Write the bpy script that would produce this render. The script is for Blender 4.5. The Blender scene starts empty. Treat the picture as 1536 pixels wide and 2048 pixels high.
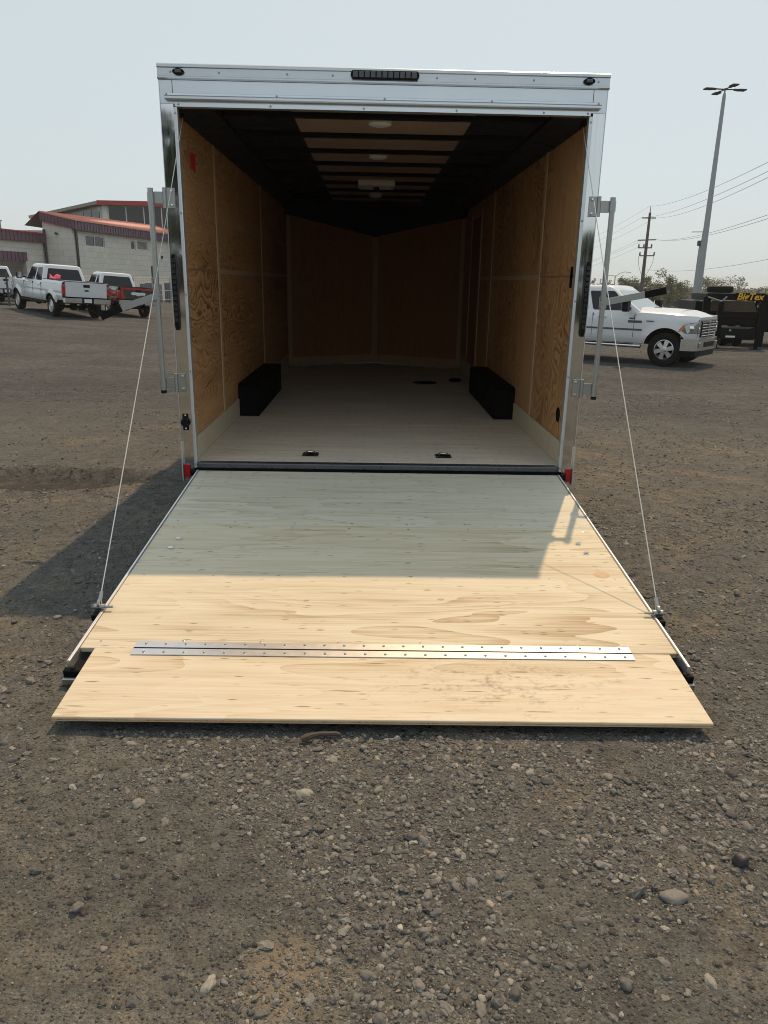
import bpy, bmesh, math, random
import numpy as np
from mathutils import Vector, Matrix, Euler
R = math.radians
sc = bpy.context.scene
col = sc.collection
rnd = random.Random(7)

# ------------------------------------------------------------------ camera
CAM = Vector((-0.0701, -4.863, 1.49))
pit, yaw, rol = 0.2986, 0.0226, 0.0181
fwd = Vector((math.sin(yaw)*math.cos(pit), math.cos(yaw)*math.cos(pit), -math.sin(pit)))
rgt0 = Vector((math.cos(yaw), -math.sin(yaw), 0))
up0 = rgt0.cross(fwd)
rgt = rgt0*math.cos(rol) + up0*math.sin(rol)
up = -rgt0*math.sin(rol) + up0*math.cos(rol)
cd = bpy.data.cameras.new('camera')
cd.sensor_fit = 'VERTICAL'; cd.sensor_height = 36; cd.lens = 36*1499.5/2048
cd.clip_start = 0.05; cd.clip_end = 3000
cam = bpy.data.objects.new('camera', cd); col.objects.link(cam)
cam.matrix_world = Matrix(((rgt.x, up.x, -fwd.x, CAM.x), (rgt.y, up.y, -fwd.y, CAM.y), (rgt.z, up.z, -fwd.z, CAM.z), (0, 0, 0, 1)))
sc.camera = cam

# ------------------------------------------------------------------ sky and sun
SUN_EL, SUN_AZ = R(57.1), R(19.8)          # azimuth measured from +Y towards +X
w = bpy.data.worlds.new('World'); sc.world = w; w.use_nodes = True
nt = w.node_tree
bg = nt.nodes['Background']
sky = nt.nodes.new('ShaderNodeTexSky'); sky.sky_type = 'NISHITA'
sky.sun_disc = False; sky.sun_elevation = SUN_EL; sky.sun_rotation = SUN_AZ
sky.air_density = 1.0; sky.dust_density = 3.0; sky.ozone_density = 1.0; sky.altitude = 300
hz = nt.nodes.new('ShaderNodeMixRGB'); hz.blend_type = 'MIX'; hz.inputs[0].default_value = 0.80
hz.inputs[2].default_value = (7.0, 7.75, 7.85, 1)      # even smoke veil over the whole sky
nt.links.new(sky.outputs[0], hz.inputs[1]); nt.links.new(hz.outputs[0], bg.inputs[0])
bg.inputs[1].default_value = 0.10
sd = bpy.data.lights.new('sun', 'SUN'); sd.energy = 3.35; sd.angle = R(0.6); sd.color = (1.0, 0.68, 0.385)
so = bpy.data.objects.new('sun', sd); col.objects.link(so)
sdir = Vector((math.sin(SUN_AZ)*math.cos(SUN_EL), math.cos(SUN_AZ)*math.cos(SUN_EL), math.sin(SUN_EL)))
so.rotation_euler = sdir.to_track_quat('Z', 'Y').to_euler()
vs = sc.view_settings
vs.view_transform = 'Standard'; vs.look = 'None'; vs.exposure = 0.0; vs.gamma = 1.0; vs.use_curve_mapping = False
sc.cycles.use_denoising = True; sc.cycles.filter_width = 1.0
sc.cycles.max_bounces = 10; sc.cycles.diffuse_bounces = 5; sc.cycles.caustics_reflective = False

# ------------------------------------------------------------------ materials
MATS = {}
class NT:
    def __init__(s, name):
        s.m = bpy.data.materials.new(name); s.m.use_nodes = True
        s.t = s.m.node_tree; s.b = s.t.nodes['Principled BSDF']; MATS[name] = s.m
        s._co = None
    def n(s, typ, **kw):
        o = s.t.nodes.new('ShaderNode'+typ)
        for k, v in kw.items(): setattr(o, k, v)
        return o
    def l(s, a, b): s.t.links.new(a, b)
    def val(s, sock, v):
        if hasattr(v, 'links') or isinstance(v, bpy.types.NodeSocket): s.l(v, sock)
        else: sock.default_value = v
    def co(s, kind='Object'):
        if s._co is None: s._co = s.n('TexCoord')
        return s._co.outputs[kind]
    def mp(s, scale=(1, 1, 1), loc=(0, 0, 0), rot=(0, 0, 0), src=None):
        o = s.n('Mapping'); s.l(src or s.co(), o.inputs[0])
        o.inputs['Scale'].default_value = scale; o.inputs['Location'].default_value = loc; o.inputs['Rotation'].default_value = rot
        return o.outputs[0]
    def noise(s, vec, scale=5, detail=4, rough=0.55, dist=0):
        o = s.n('TexNoise'); s.l(vec, o.inputs['Vector'])
        o.inputs['Scale'].default_value = scale; o.inputs['Detail'].default_value = detail
        o.inputs['Roughness'].default_value = rough; o.inputs['Distortion'].default_value = dist
        return o.outputs['Fac']
    def vor(s, vec, scale=5, feature='F1', out='Distance', rand=1):
        o = s.n('TexVoronoi', feature=feature); s.l(vec, o.inputs['Vector'])
        o.inputs['Scale'].default_value = scale; o.inputs['Randomness'].default_value = rand
        return o.outputs[out]
    def math(s, op, a, b=0, c=None, clamp=False):
        o = s.n('Math', operation=op, use_clamp=clamp); s.val(o.inputs[0], a); s.val(o.inputs[1], b)
        if c is not None: s.val(o.inputs[2], c)
        return o.outputs[0]
    def rng(s, v, a, b, c=0, d=1):
        o = s.n('MapRange'); s.l(v, o.inputs[0])
        for i, q in enumerate((a, b, c, d)): o.inputs[i+1].default_value = q
        return o.outputs[0]
    def mix(s, f, a, b, mode='MIX'):
        o = s.n('MixRGB', blend_type=mode); s.val(o.inputs[0], f)
        for i, q in ((1, a), (2, b)): s.val(o.inputs[i], q if not isinstance(q, tuple) else (q+(1,))[:4])
        return o.outputs[0]
    def ramp(s, f, stops):
        o = s.n('ValToRGB'); s.l(f, o.inputs[0]); e = o.color_ramp.elements
        while len(e) < len(stops): e.new(0.5)
        for q, (p, c) in zip(e, stops): q.position = p; q.color = (c+(1,))[:4]
        return o.outputs[0]
    def bump(s, h, strength=0.3, dist=0.01):
        o = s.n('Bump'); s.l(h, o.inputs['Height']); o.inputs['Strength'].default_value = strength; o.inputs['Distance'].default_value = dist
        s.l(o.outputs[0], s.b.inputs['Normal'])
    def set(s, **kw):
        for k, v in kw.items(): s.val(s.b.inputs[k.replace('_', ' ')], v if not (isinstance(v, tuple) and len(v) == 3) else v+(1,))
        return s.m

def plain(name, c, rough=0.5, metal=0.0, coat=0.0, var=0.12, vscale=3.0, bump=0, bscale=60, spec=0.5):
    q = NT(name); n = q.noise(q.co(), vscale, 5)
    lo = tuple(x*(1-var) for x in c); hi = tuple(min(1, x*(1+var)) for x in c)
    q.set(Base_Color=q.mix(n, lo, hi), Metallic=metal, Coat_Weight=coat, Coat_Roughness=0.05)
    q.b.inputs['Specular IOR Level'].default_value = spec
    n2 = q.noise(q.co(), vscale*4, 4); q.set(Roughness=q.rng(n2, 0.3, 0.7, rough*(1-var), min(1, rough*(1+var))))
    if bump: q.bump(q.noise(q.co(), bscale, 3), bump, 0.004)
    return q.m

def plywood(name, light, mid, dark, along='x', grey=None, figure=11.0, fig_amt=0.5, flecks=0.5, seed=0.0, rough=0.62, mud=False, grain=1.0):
    """peeled-veneer figure: contour bands of a stretched noise + fine grain + dark flecks"""
    q = NT(name)
    sc_ = {'x': (0.55, 3.4, 3.4), 'z': (2.4, 2.4, 1.5), 'y': (3.2, 1.1, 3.2)}[along]
    fine = {'x': (3.4, 110, 110), 'z': (70, 70, 4), 'y': (85, 2.6, 85)}[along]
    fl = {'x': (13, 85, 85), 'z': (42, 42, 12), 'y': (85, 13, 85)}[along]
    off = (seed*3.1, seed*1.7, seed*2.3)
    n = q.noise(q.mp(sc_, off), 1.0, 2.5, 0.45, 0.35)
    band = q.math('FRACT', q.math('MULTIPLY', n, figure))
    tri = q.math('PINGPONG', q.math('MULTIPLY', n, figure), 0.5)
    saw = q.math('POWER', band, 2.2)
    big = q.noise(q.mp(tuple(x*0.45 for x in sc_), off), 1.0, 3)
    fg = q.noise(q.mp(fine, off), 1.0, 3, 0.6)
    mg = q.noise(q.mp(tuple(x*0.22 for x in fine), off), 1.0, 3, 0.6)
    f = q.math('MULTIPLY', q.math('ADD', saw, q.math('MULTIPLY', tri, 0.5)), fig_amt)
    f = q.math('MULTIPLY', f, q.rng(big, 0.35, 0.65, 0.15, 1.15))
    f = q.math('ADD', f, q.math('MULTIPLY', q.math('SUBTRACT', fg, 0.46), 1.35*grain))
    f = q.math('ADD', f, q.math('MULTIPLY', q.math('SUBTRACT', mg, 0.46), 0.9*grain), clamp=True)
    c = q.ramp(f, [(0.0, light), (0.42, mid), (1.0, dark)])
    if grey: c = q.mix(q.rng(q.noise(q.mp((0.9, 1.6, 1.6), off), 1.3, 4), 0.42, 0.62), c, grey)
    v = q.vor(q.mp(fl, off), 1.0); pick = q.vor(q.mp(fl, off), 1.0, out='Color')
    sep = q.n('SeparateColor'); q.l(pick, sep.inputs[0])
    m = q.math('MULTIPLY', q.rng(v, 0.10, 0.30, 1, 0), q.math('GREATER_THAN', sep.outputs[0], 1-0.16*flecks))
    c = q.mix(q.math('MULTIPLY', m, 0.75), c, tuple(x*0.22 for x in dark))
    kv = q.vor(q.mp((2.6, 4.4, 4.4) if along == 'x' else (4, 4, 2.6), (off[0]+1.3, off[1], off[2])), 1.0)
    kp = q.vor(q.mp((2.6, 4.4, 4.4) if along == 'x' else (4, 4, 2.6), (off[0]+1.3, off[1], off[2])), 1.0, out='Color')
    ks = q.n('SeparateColor'); q.l(kp, ks.inputs[0])
    kw = q.math('ADD', kv, q.math('MULTIPLY', q.math('SUBTRACT', mg, 0.5), 0.05))
    ring = q.math('MULTIPLY', q.math('SUBTRACT', q.rng(kw, 0.032, 0.055, 1, 0), q.math('MULTIPLY', q.rng(kw, 0.012, 0.032, 1, 0), 0.6)), q.math('GREATER_THAN', ks.outputs[1], 0.72))
    c = q.mix(q.math('MULTIPLY', ring, 0.6), c, tuple(x*0.4 for x in dark))
    if mud:                                   # boot scuffs trodden into the flap
        x, y, z = (lambda s_: (s_.outputs[0], s_.outputs[1], s_.outputs[2]))(sepxyz(q))
        d = q.math('SQRT', q.math('ADD', q.math('POWER', q.math('MULTIPLY', q.math('SUBTRACT', x, 0.42), 1.6), 2), q.math('POWER', q.math('MULTIPLY', q.math('ADD', y, 0.2), 3.6), 2)))
        near = q.rng(d, 0.1, 1.5, 1, 0)
        s1 = q.noise(q.mp((10, 22, 22), (3, 1, 0), (0, 0, 0.5)), 1.0, 6, 0.75)
        s2 = q.noise(q.mp((45, 60, 60)), 1.0, 3)
        mk = q.math('MULTIPLY', q.rng(q.math('MULTIPLY', s1, q.rng(near, 0, 1, 0.78, 1.08)), 0.50, 0.62), q.rng(s2, 0.40, 0.62))
        c = q.mix(q.math('MULTIPLY', q.math('MULTIPLY', mk, near), 0.62), c, (0.14, 0.105, 0.07))
        for rz_, of in ((0.45, 0), (-1.1, 5), (-0.3, 9)):
            sv = q.noise(q.mp((3.5, 60, 1), (of, of*1.3, 0), (0, 0, rz_)), 1.0, 1)
            sg_ = q.noise(q.mp((5, 5, 1), (of+2, 0, 0)), 1.0, 2)
            c = q.mix(q.math('MULTIPLY', q.math('MULTIPLY', q.rng(sv, 0.68, 0.73), q.rng(sg_, 0.50, 0.58)), 0.9), c, (0.24, 0.17, 0.10))
        tan = q.noise(q.mp((3, 7, 7)), 1.0, 5, 0.6)
        c = q.mix(q.math('MULTIPLY', q.rng(tan, 0.5, 0.75), 0.25), c, (0.55, 0.42, 0.28))
    q.set(Base_Color=c, Roughness=rough)
    q.b.inputs['Specular IOR Level'].default_value = 0.3
    q.bump(q.math('ADD', fg, q.math('MULTIPLY', band, 0.3)), 0.18, 0.002)
    return q.m

def sepxyz(q):
    o = q.n('SeparateXYZ'); q.l(q.co(), o.inputs[0]); return o

plywood('ply_ramp', (0.62, 0.575, 0.45), (0.56, 0.495, 0.365), (0.35, 0.26, 0.15), figure=12, fig_amt=0.75, flecks=1.1, seed=1, grain=1.1)
plywood('ply_ramp_far', (0.61, 0.585, 0.485), (0.545, 0.515, 0.41), (0.39, 0.35, 0.255), figure=9, fig_amt=0.5, flecks=1.4, seed=2.4, grain=1.1)
plywood('ply_flap', (0.63, 0.57, 0.445), (0.565, 0.485, 0.35), (0.39, 0.28, 0.165), figure=12, fig_amt=0.85, flecks=0.35, seed=4.2, mud=True, grain=0.95)
plywood('ply_edge', (0.62, 0.50, 0.33), (0.5, 0.38, 0.23), (0.28, 0.19, 0.10), figure=3, fig_amt=0.6, flecks=0.2, seed=5)
plywood('ply_floor', (0.74, 0.665, 0.55), (0.66, 0.575, 0.46), (0.34, 0.26, 0.185), figure=6, fig_amt=0.4, flecks=1.8, seed=3.3, grey=(0.62, 0.56, 0.47), grain=1.2)
plywood('ply_wall', (0.56, 0.33, 0.155), (0.45, 0.238, 0.10), (0.17, 0.072, 0.025), along='y', figure=24, fig_amt=0.9, flecks=0.2, seed=6, grain=0.6)
plywood('ply_wall_right', (0.56, 0.33, 0.155), (0.45, 0.238, 0.10), (0.18, 0.076, 0.027), along='z', figure=21, fig_amt=0.9, flecks=0.3, seed=9, grain=0.45)
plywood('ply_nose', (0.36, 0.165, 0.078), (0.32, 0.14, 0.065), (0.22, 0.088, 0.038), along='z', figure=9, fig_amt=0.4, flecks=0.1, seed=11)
plywood('ply_trim', (0.54, 0.39, 0.25), (0.48, 0.335, 0.21), (0.34, 0.22, 0.125), along='z', figure=4, fig_amt=0.3, flecks=0.1, seed=7)
plywood('ply_trim_front', (0.45, 0.29, 0.175), (0.40, 0.25, 0.145), (0.30, 0.175, 0.10), along='z', figure=4, fig_amt=0.3, flecks=0.1, seed=12)
plywood('ply_kick', (0.62, 0.545, 0.405), (0.55, 0.47, 0.335), (0.33, 0.25, 0.16), along='x', figure=5, fig_amt=0.35, flecks=0.3, seed=8)
plain('liner_tan', (0.33, 0.235, 0.18), 0.7, var=0.15, vscale=2)
plain('liner_dark', (0.010, 0.013, 0.020), 0.6, bump=0.3, bscale=9, spec=0.25)
plain('black_steel', (0.006, 0.0062, 0.007), 0.55, var=0.25, vscale=6, spec=0.12)
plain('black_box', (0.003, 0.003, 0.003), 0.7, spec=0.15)
plain('black_plastic', (0.006, 0.0065, 0.0075), 0.5, spec=0.15)
plain('rubber', (0.010, 0.010, 0.010), 0.8, bump=0.3, bscale=90, spec=0.2)
plain('sill_metal', (0.10, 0.11, 0.125), 0.32, 0.6, var=0.25, vscale=8)
plain('galvanised', (0.37, 0.385, 0.38), 0.36, 0.95, var=0.07, vscale=8)
plain('hinge_alu', (0.62, 0.65, 0.69), 0.33, 0.95, var=0.04, vscale=6)
plain('edge_alu', (0.78, 0.79, 0.80), 0.34, 0.8, var=0.03, vscale=4)
plain('alu_white', (0.70, 0.74, 0.79), 0.20, 0.7, var=0.05, vscale=5)
plain('alu_cap', (0.58, 0.61, 0.65), 0.24, 0.75, var=0.06, vscale=4)
plain('jamb_trim', (0.68, 0.70, 0.73), 0.26, 0.6, var=0.05)
plain('trailer_white', (0.74, 0.75, 0.76), 0.3, coat=0.5, var=0.04)
plain('chrome', (0.80, 0.81, 0.82), 0.10, 1.0, var=0.05)
plain('screw_steel', (0.35, 0.36, 0.38), 0.3, 0.9)
plain('cable_steel', (0.62, 0.61, 0.58), 0.4, 0.5)
plain('red_lens', (0.42, 0.010, 0.012), 0.18, coat=0.6, var=0.2, vscale=40)
plain('red_card', (0.62, 0.02, 0.03), 0.5)
plain('white_plastic', (0.72, 0.71, 0.68), 0.4)
plain('smoke_lens', (0.020, 0.024, 0.028), 0.14, coat=0.8)
plain('paint_white', (0.64, 0.66, 0.69), 0.22, coat=0.9, var=0.03, vscale=1.0)
plain('paint_charcoal', (0.03, 0.03, 0.034), 0.3, coat=0.8)
plain('paint_red', (0.42, 0.02, 0.03), 0.3, coat=0.8)
plain('bumper_chrome', (0.62, 0.63, 0.64), 0.22, 1.0)
plain('rim_alloy', (0.55, 0.56, 0.57), 0.3, 0.9)
plain('amber_lens', (0.70, 0.16, 0.02), 0.2, coat=0.6)
plain('clear_lens', (0.34, 0.37, 0.39), 0.12, 0.7, coat=0.8, var=0.5, vscale=14)
plain('plate_white', (0.65, 0.66, 0.66), 0.4)
q = NT('car_glass'); q.set(Base_Color=(0.012, 0.016, 0.02), Roughness=0.05); q.b.inputs['Specular IOR Level'].default_value = 0.35
q = NT('windshield'); q.set(Base_Color=(0.16, 0.21, 0.22), Roughness=0.05, Coat_Weight=1.0); q.b.inputs['Specular IOR Level'].default_value = 1.0
q = NT('window_dark'); q.set(Base_Color=(0.022, 0.025, 0.03), Roughness=0.12)
q = NT('stainless')        # brushed jamb sheet with a slight wave
n = q.noise(q.mp((3, 3, 1.3)), 1.0, 2)
n2 = q.noise(q.mp((90, 90, 4)), 1.0, 3)
q.set(Base_Color=q.mix(n2, (0.66, 0.67, 0.67), (0.80, 0.81, 0.81)), Metallic=1.0, Roughness=q.rng(n2, 0.3, 0.7, 0.035, 0.07))
q.bump(n, 0.07, 0.02)
plain('concrete_block', (0.5, 0.48, 0.44), 0.85)
plain('purple_metal', (0.115, 0.058, 0.085), 0.42, var=0.15)
plain('roof_salmon', (0.50, 0.235, 0.19), 0.5, var=0.1, vscale=0.6)
plain('roof_red', (0.33, 0.035, 0.04), 0.45)
plain('tan_trim', (0.26, 0.22, 0.19), 0.7)
plain('blue_metal', (0.16, 0.22, 0.28), 0.5)
plain('frame_white', (0.62, 0.62, 0.60), 0.5)
plain('pole_grey', (0.34, 0.36, 0.37), 0.6, 0.2, var=0.12)
plain('pole_wood', (0.10, 0.085, 0.075), 0.85, var=0.25)
plain('lamp_dark', (0.05, 0.055, 0.06), 0.5)
plain('wire', (0.06, 0.06, 0.06), 0.6)
plain('bark', (0.09, 0.07, 0.055), 0.9, bump=0.5, bscale=20)
plain('dump_panel', (0.13, 0.085, 0.06), 0.7, var=0.3, vscale=3)
plain('sign_yellow', (0.78, 0.42, 0.02), 0.5)
plain('unit_grey', (0.13, 0.15, 0.165), 0.5)
plain('stick_wood', (0.07, 0.055, 0.043), 0.85, bump=0.6, bscale=120)
plain('stone_flat', (0.17, 0.165, 0.15), 0.8, var=0.3, vscale=14, bump=0.5, bscale=60)
plain('stone_dark', (0.045, 0.043, 0.042), 0.75, var=0.4, vscale=20, bump=0.5, bscale=60)
plain('stone_pale', (0.34, 0.32, 0.27), 0.75, var=0.3, vscale=20, bump=0.4, bscale=60)
def leafmat(name, a, b):
    q = NT(name); n = q.noise(q.co(), 1.3, 3); g = q.n('NewGeometry')
    c = q.mix(q.rng(n, 0.35, 0.65), a, b)
    c = q.mix(q.math('MULTIPLY', g.outputs['Random Per Island'], 0.5), c, tuple(x*1.5 for x in b))
    q.set(Base_Color=c, Roughness=0.6); q.b.inputs['Specular IOR Level'].default_value = 0.2
leafmat('leaf_green', (0.030, 0.048, 0.020), (0.055, 0.082, 0.034))
leafmat('leaf_dull', (0.050, 0.060, 0.036), (0.080, 0.088, 0.055))
# block masonry of the building
q = NT('block_wall')
br = q.n('TexBrick'); q.l(q.mp((1, 1, 1), src=q.co('UV')), br.inputs['Vector'])
br.inputs['Scale'].default_value = 1.0; br.inputs['Brick Width'].default_value = 0.8; br.inputs['Row Height'].default_value = 0.4
br.inputs['Mortar Size'].default_value = 0.018; br.inputs['Mortar Smooth'].default_value = 0.3
br.inputs['Color1'].default_value = (0.66, 0.635, 0.575, 1); br.inputs['Color2'].default_value = (0.59, 0.565, 0.51, 1); br.inputs['Mortar'].default_value = (0.43, 0.41, 0.37, 1)
q.set(Base_Color=q.mix(q.math('MULTIPLY', q.noise(q.co(), 0.5, 5), 0.4), br.outputs['Color'], (0.50, 0.475, 0.42)), Roughness=0.9)
q.bump(br.outputs['Fac'], -0.4, 0.02)

# ground: packed dirt and crushed rock
def ground_mat():
    q = NT('gravel_dirt')
    P = q.co()
    g = q.n('NewGeometry')
    big = q.noise(P, 0.35, 5, 0.6); mid = q.noise(P, 2.3, 6, 0.62); fine = q.noise(P, 22, 5, 0.7)
    grit = q.noise(P, 130, 4, 0.7)
    v1 = q.vor(P, 34); v1c = q.vor(P, 34, out='Color')
    v2 = q.vor(P, 95); v2c = q.vor(P, 95, out='Color')
    s1 = q.n('SeparateColor'); q.l(v1c, s1.inputs[0]); s2 = q.n('SeparateColor'); q.l(v2c, s2.inputs[0])
    dirt = q.mix(q.rng(mid, 0.35, 0.65), (0.104, 0.106, 0.099), (0.145, 0.143, 0.129))
    dirt = q.mix(q.rng(big, 0.42, 0.62), dirt, (0.119, 0.120, 0.114))
    dirt = q.mix(q.math('MULTIPLY', q.rng(q.noise(P, 1.5, 6, 0.65), 0.53, 0.68), 0.85), dirt, (0.205, 0.178, 0.135))
    dirt = q.mix(q.math('MULTIPLY', q.rng(q.noise(P, 3.1, 5, 0.7), 0.58, 0.7), 0.5), dirt, (0.075, 0.071, 0.066))
    dirt = q.mix(q.rng(grit, 0.3, 0.7), q.mix(1.0, dirt, (0.55, 0.55, 0.55), 'MULTIPLY'), q.mix(1.0, dirt, (1.42, 1.40, 1.38), 'MULTIPLY'))
    stone = q.ramp(s2.outputs[0], [(0, (0.062, 0.061, 0.060)), (0.55, (0.125, 0.121, 0.113)), (0.9, (0.20, 0.19, 0.172)), (1, (0.32, 0.305, 0.275))])
    stoneA = q.math('MULTIPLY', q.rng(v2, 0.28, 0.42, 1, 0), q.math('GREATER_THAN', s2.outputs[1], 0.35))
    c = q.mix(q.math('MULTIPLY', stoneA, 0.8), dirt, stone)
    stone1 = q.ramp(s1.outputs[0], [(0, (0.060, 0.059, 0.058)), (0.6, (0.118, 0.114, 0.107)), (1, (0.22, 0.21, 0.19))])
    stoneB = q.math('MULTIPLY', q.rng(v1, 0.22, 0.40, 1, 0), q.math('GREATER_THAN', s1.outputs[1], 0.62))
    c = q.mix(q.math('MULTIPLY', stoneB, 0.8), c, stone1)
    spk = q.noise(P, 13, 7, 0.8)
    c = q.mix(q.rng(spk, 0.34, 0.66), q.mix(1.0, c, (0.66, 0.66, 0.66), 'MULTIPLY'), q.mix(1.0, c, (1.34, 1.34, 1.32), 'MULTIPLY'))
    # a dry tan patch in the foreground and the broken crust's shade painted dark left of the trailer
    sq = sepxyz(q)
    def spot(cx, cy, rx, ry, a, b):
        dx = q.math('DIVIDE', q.math('SUBTRACT', sq.outputs[0], cx), rx); dy = q.math('DIVIDE', q.math('SUBTRACT', sq.outputs[1], cy), ry)
        d = q.math('SQRT', q.math('ADD', q.math('MULTIPLY', dx, dx), q.math('MULTIPLY', dy, dy)))
        return q.rng(q.math('ADD', d, q.math('MULTIPLY', q.math('SUBTRACT', q.noise(P, 9, 6, 0.75), 0.5), 2.2)), a, b, 1, 0)
    c = q.mix(q.math('MULTIPLY', spot(-0.25, -3.56, 0.09, 0.10, 0.5, 1.3), 0.8), c, (0.25, 0.21, 0.15))
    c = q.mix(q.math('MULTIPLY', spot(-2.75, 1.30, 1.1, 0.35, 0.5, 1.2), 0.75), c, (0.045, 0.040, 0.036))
    # the compacted yard further off is greyer
    sx = sepxyz(q)
    yy = q.math('ADD', sx.outputs[1], q.math('MULTIPLY', q.math('SUBTRACT', big, 0.5), 6))
    far = q.rng(yy, 2.2, 7.5)
    yard = q.mix(q.rng(q.noise(P, 0.5, 8, 0.72), 0.36, 0.64), (0.056, 0.059, 0.062), (0.092, 0.094, 0.095))
    rut = q.noise(q.mp((0.16, 1.1, 1)), 1.0, 7, 0.7)
    yard = q.mix(q.math('MULTIPLY', q.rng(rut, 0.52, 0.68), 0.6), yard, (0.122, 0.120, 0.115))
    yard = q.mix(q.math('MULTIPLY', q.rng(rut, 0.48, 0.36), 0.5), yard, (0.056, 0.054, 0.053))
    yard = q.mix(q.rng(q.noise(P, 7, 8, 0.82), 0.34, 0.66), q.mix(1.0, yard, (0.52, 0.52, 0.52), 'MULTIPLY'), q.mix(1.0, yard, (1.5, 1.5, 1.48), 'MULTIPLY'))
    yard = q.mix(q.math('MULTIPLY', stoneB, 0.6), yard, stone1)
    c = q.mix(q.math('MULTIPLY', far, 0.95), c, yard)
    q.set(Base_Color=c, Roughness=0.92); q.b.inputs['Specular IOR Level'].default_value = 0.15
    h = q.math('ADD', q.math('MULTIPLY', grit, 0.35), q.math('MULTIPLY', fine, 1.0))
    h = q.math('ADD', h, q.math('MULTIPLY', q.math('MULTIPLY', q.rng(v2, 0.0, 0.42, 1, 0), q.math('GREATER_THAN', s2.outputs[1], 0.35)), 0.45))
    h = q.math('ADD', h, q.math('MULTIPLY', q.math('MULTIPLY', q.rng(v1, 0.0, 0.40, 1, 0), q.math('GREATER_THAN', s1.outputs[1], 0.62)), 1.1))
    q.bump(h, 1.0, 0.024)
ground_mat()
q = NT('pebble')
at = q.n('Attribute', attribute_type='INSTANCER', attribute_name='tone')
pc = q.ramp(at.outputs['Fac'], [(0, (0.070, 0.070, 0.070)), (0.3, (0.122, 0.120, 0.114)), (0.62, (0.178, 0.171, 0.154)), (0.85, (0.24, 0.228, 0.20)), (0.95, (0.33, 0.315, 0.27)), (0.975, (0.25, 0.185, 0.13)), (1, (0.42, 0.40, 0.35))])
q.set(Base_Color=q.mix(q.rng(q.noise(q.co(), 3.0, 4, 0.7), 0.3, 0.7), q.mix(1.0, pc, (0.7, 0.7, 0.7), 'MULTIPLY'), q.mix(1.0, pc, (1.2, 1.2, 1.2), 'MULTIPLY')), Roughness=0.78)
q.b.inputs['Specular IOR Level'].default_value = 0.25

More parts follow.
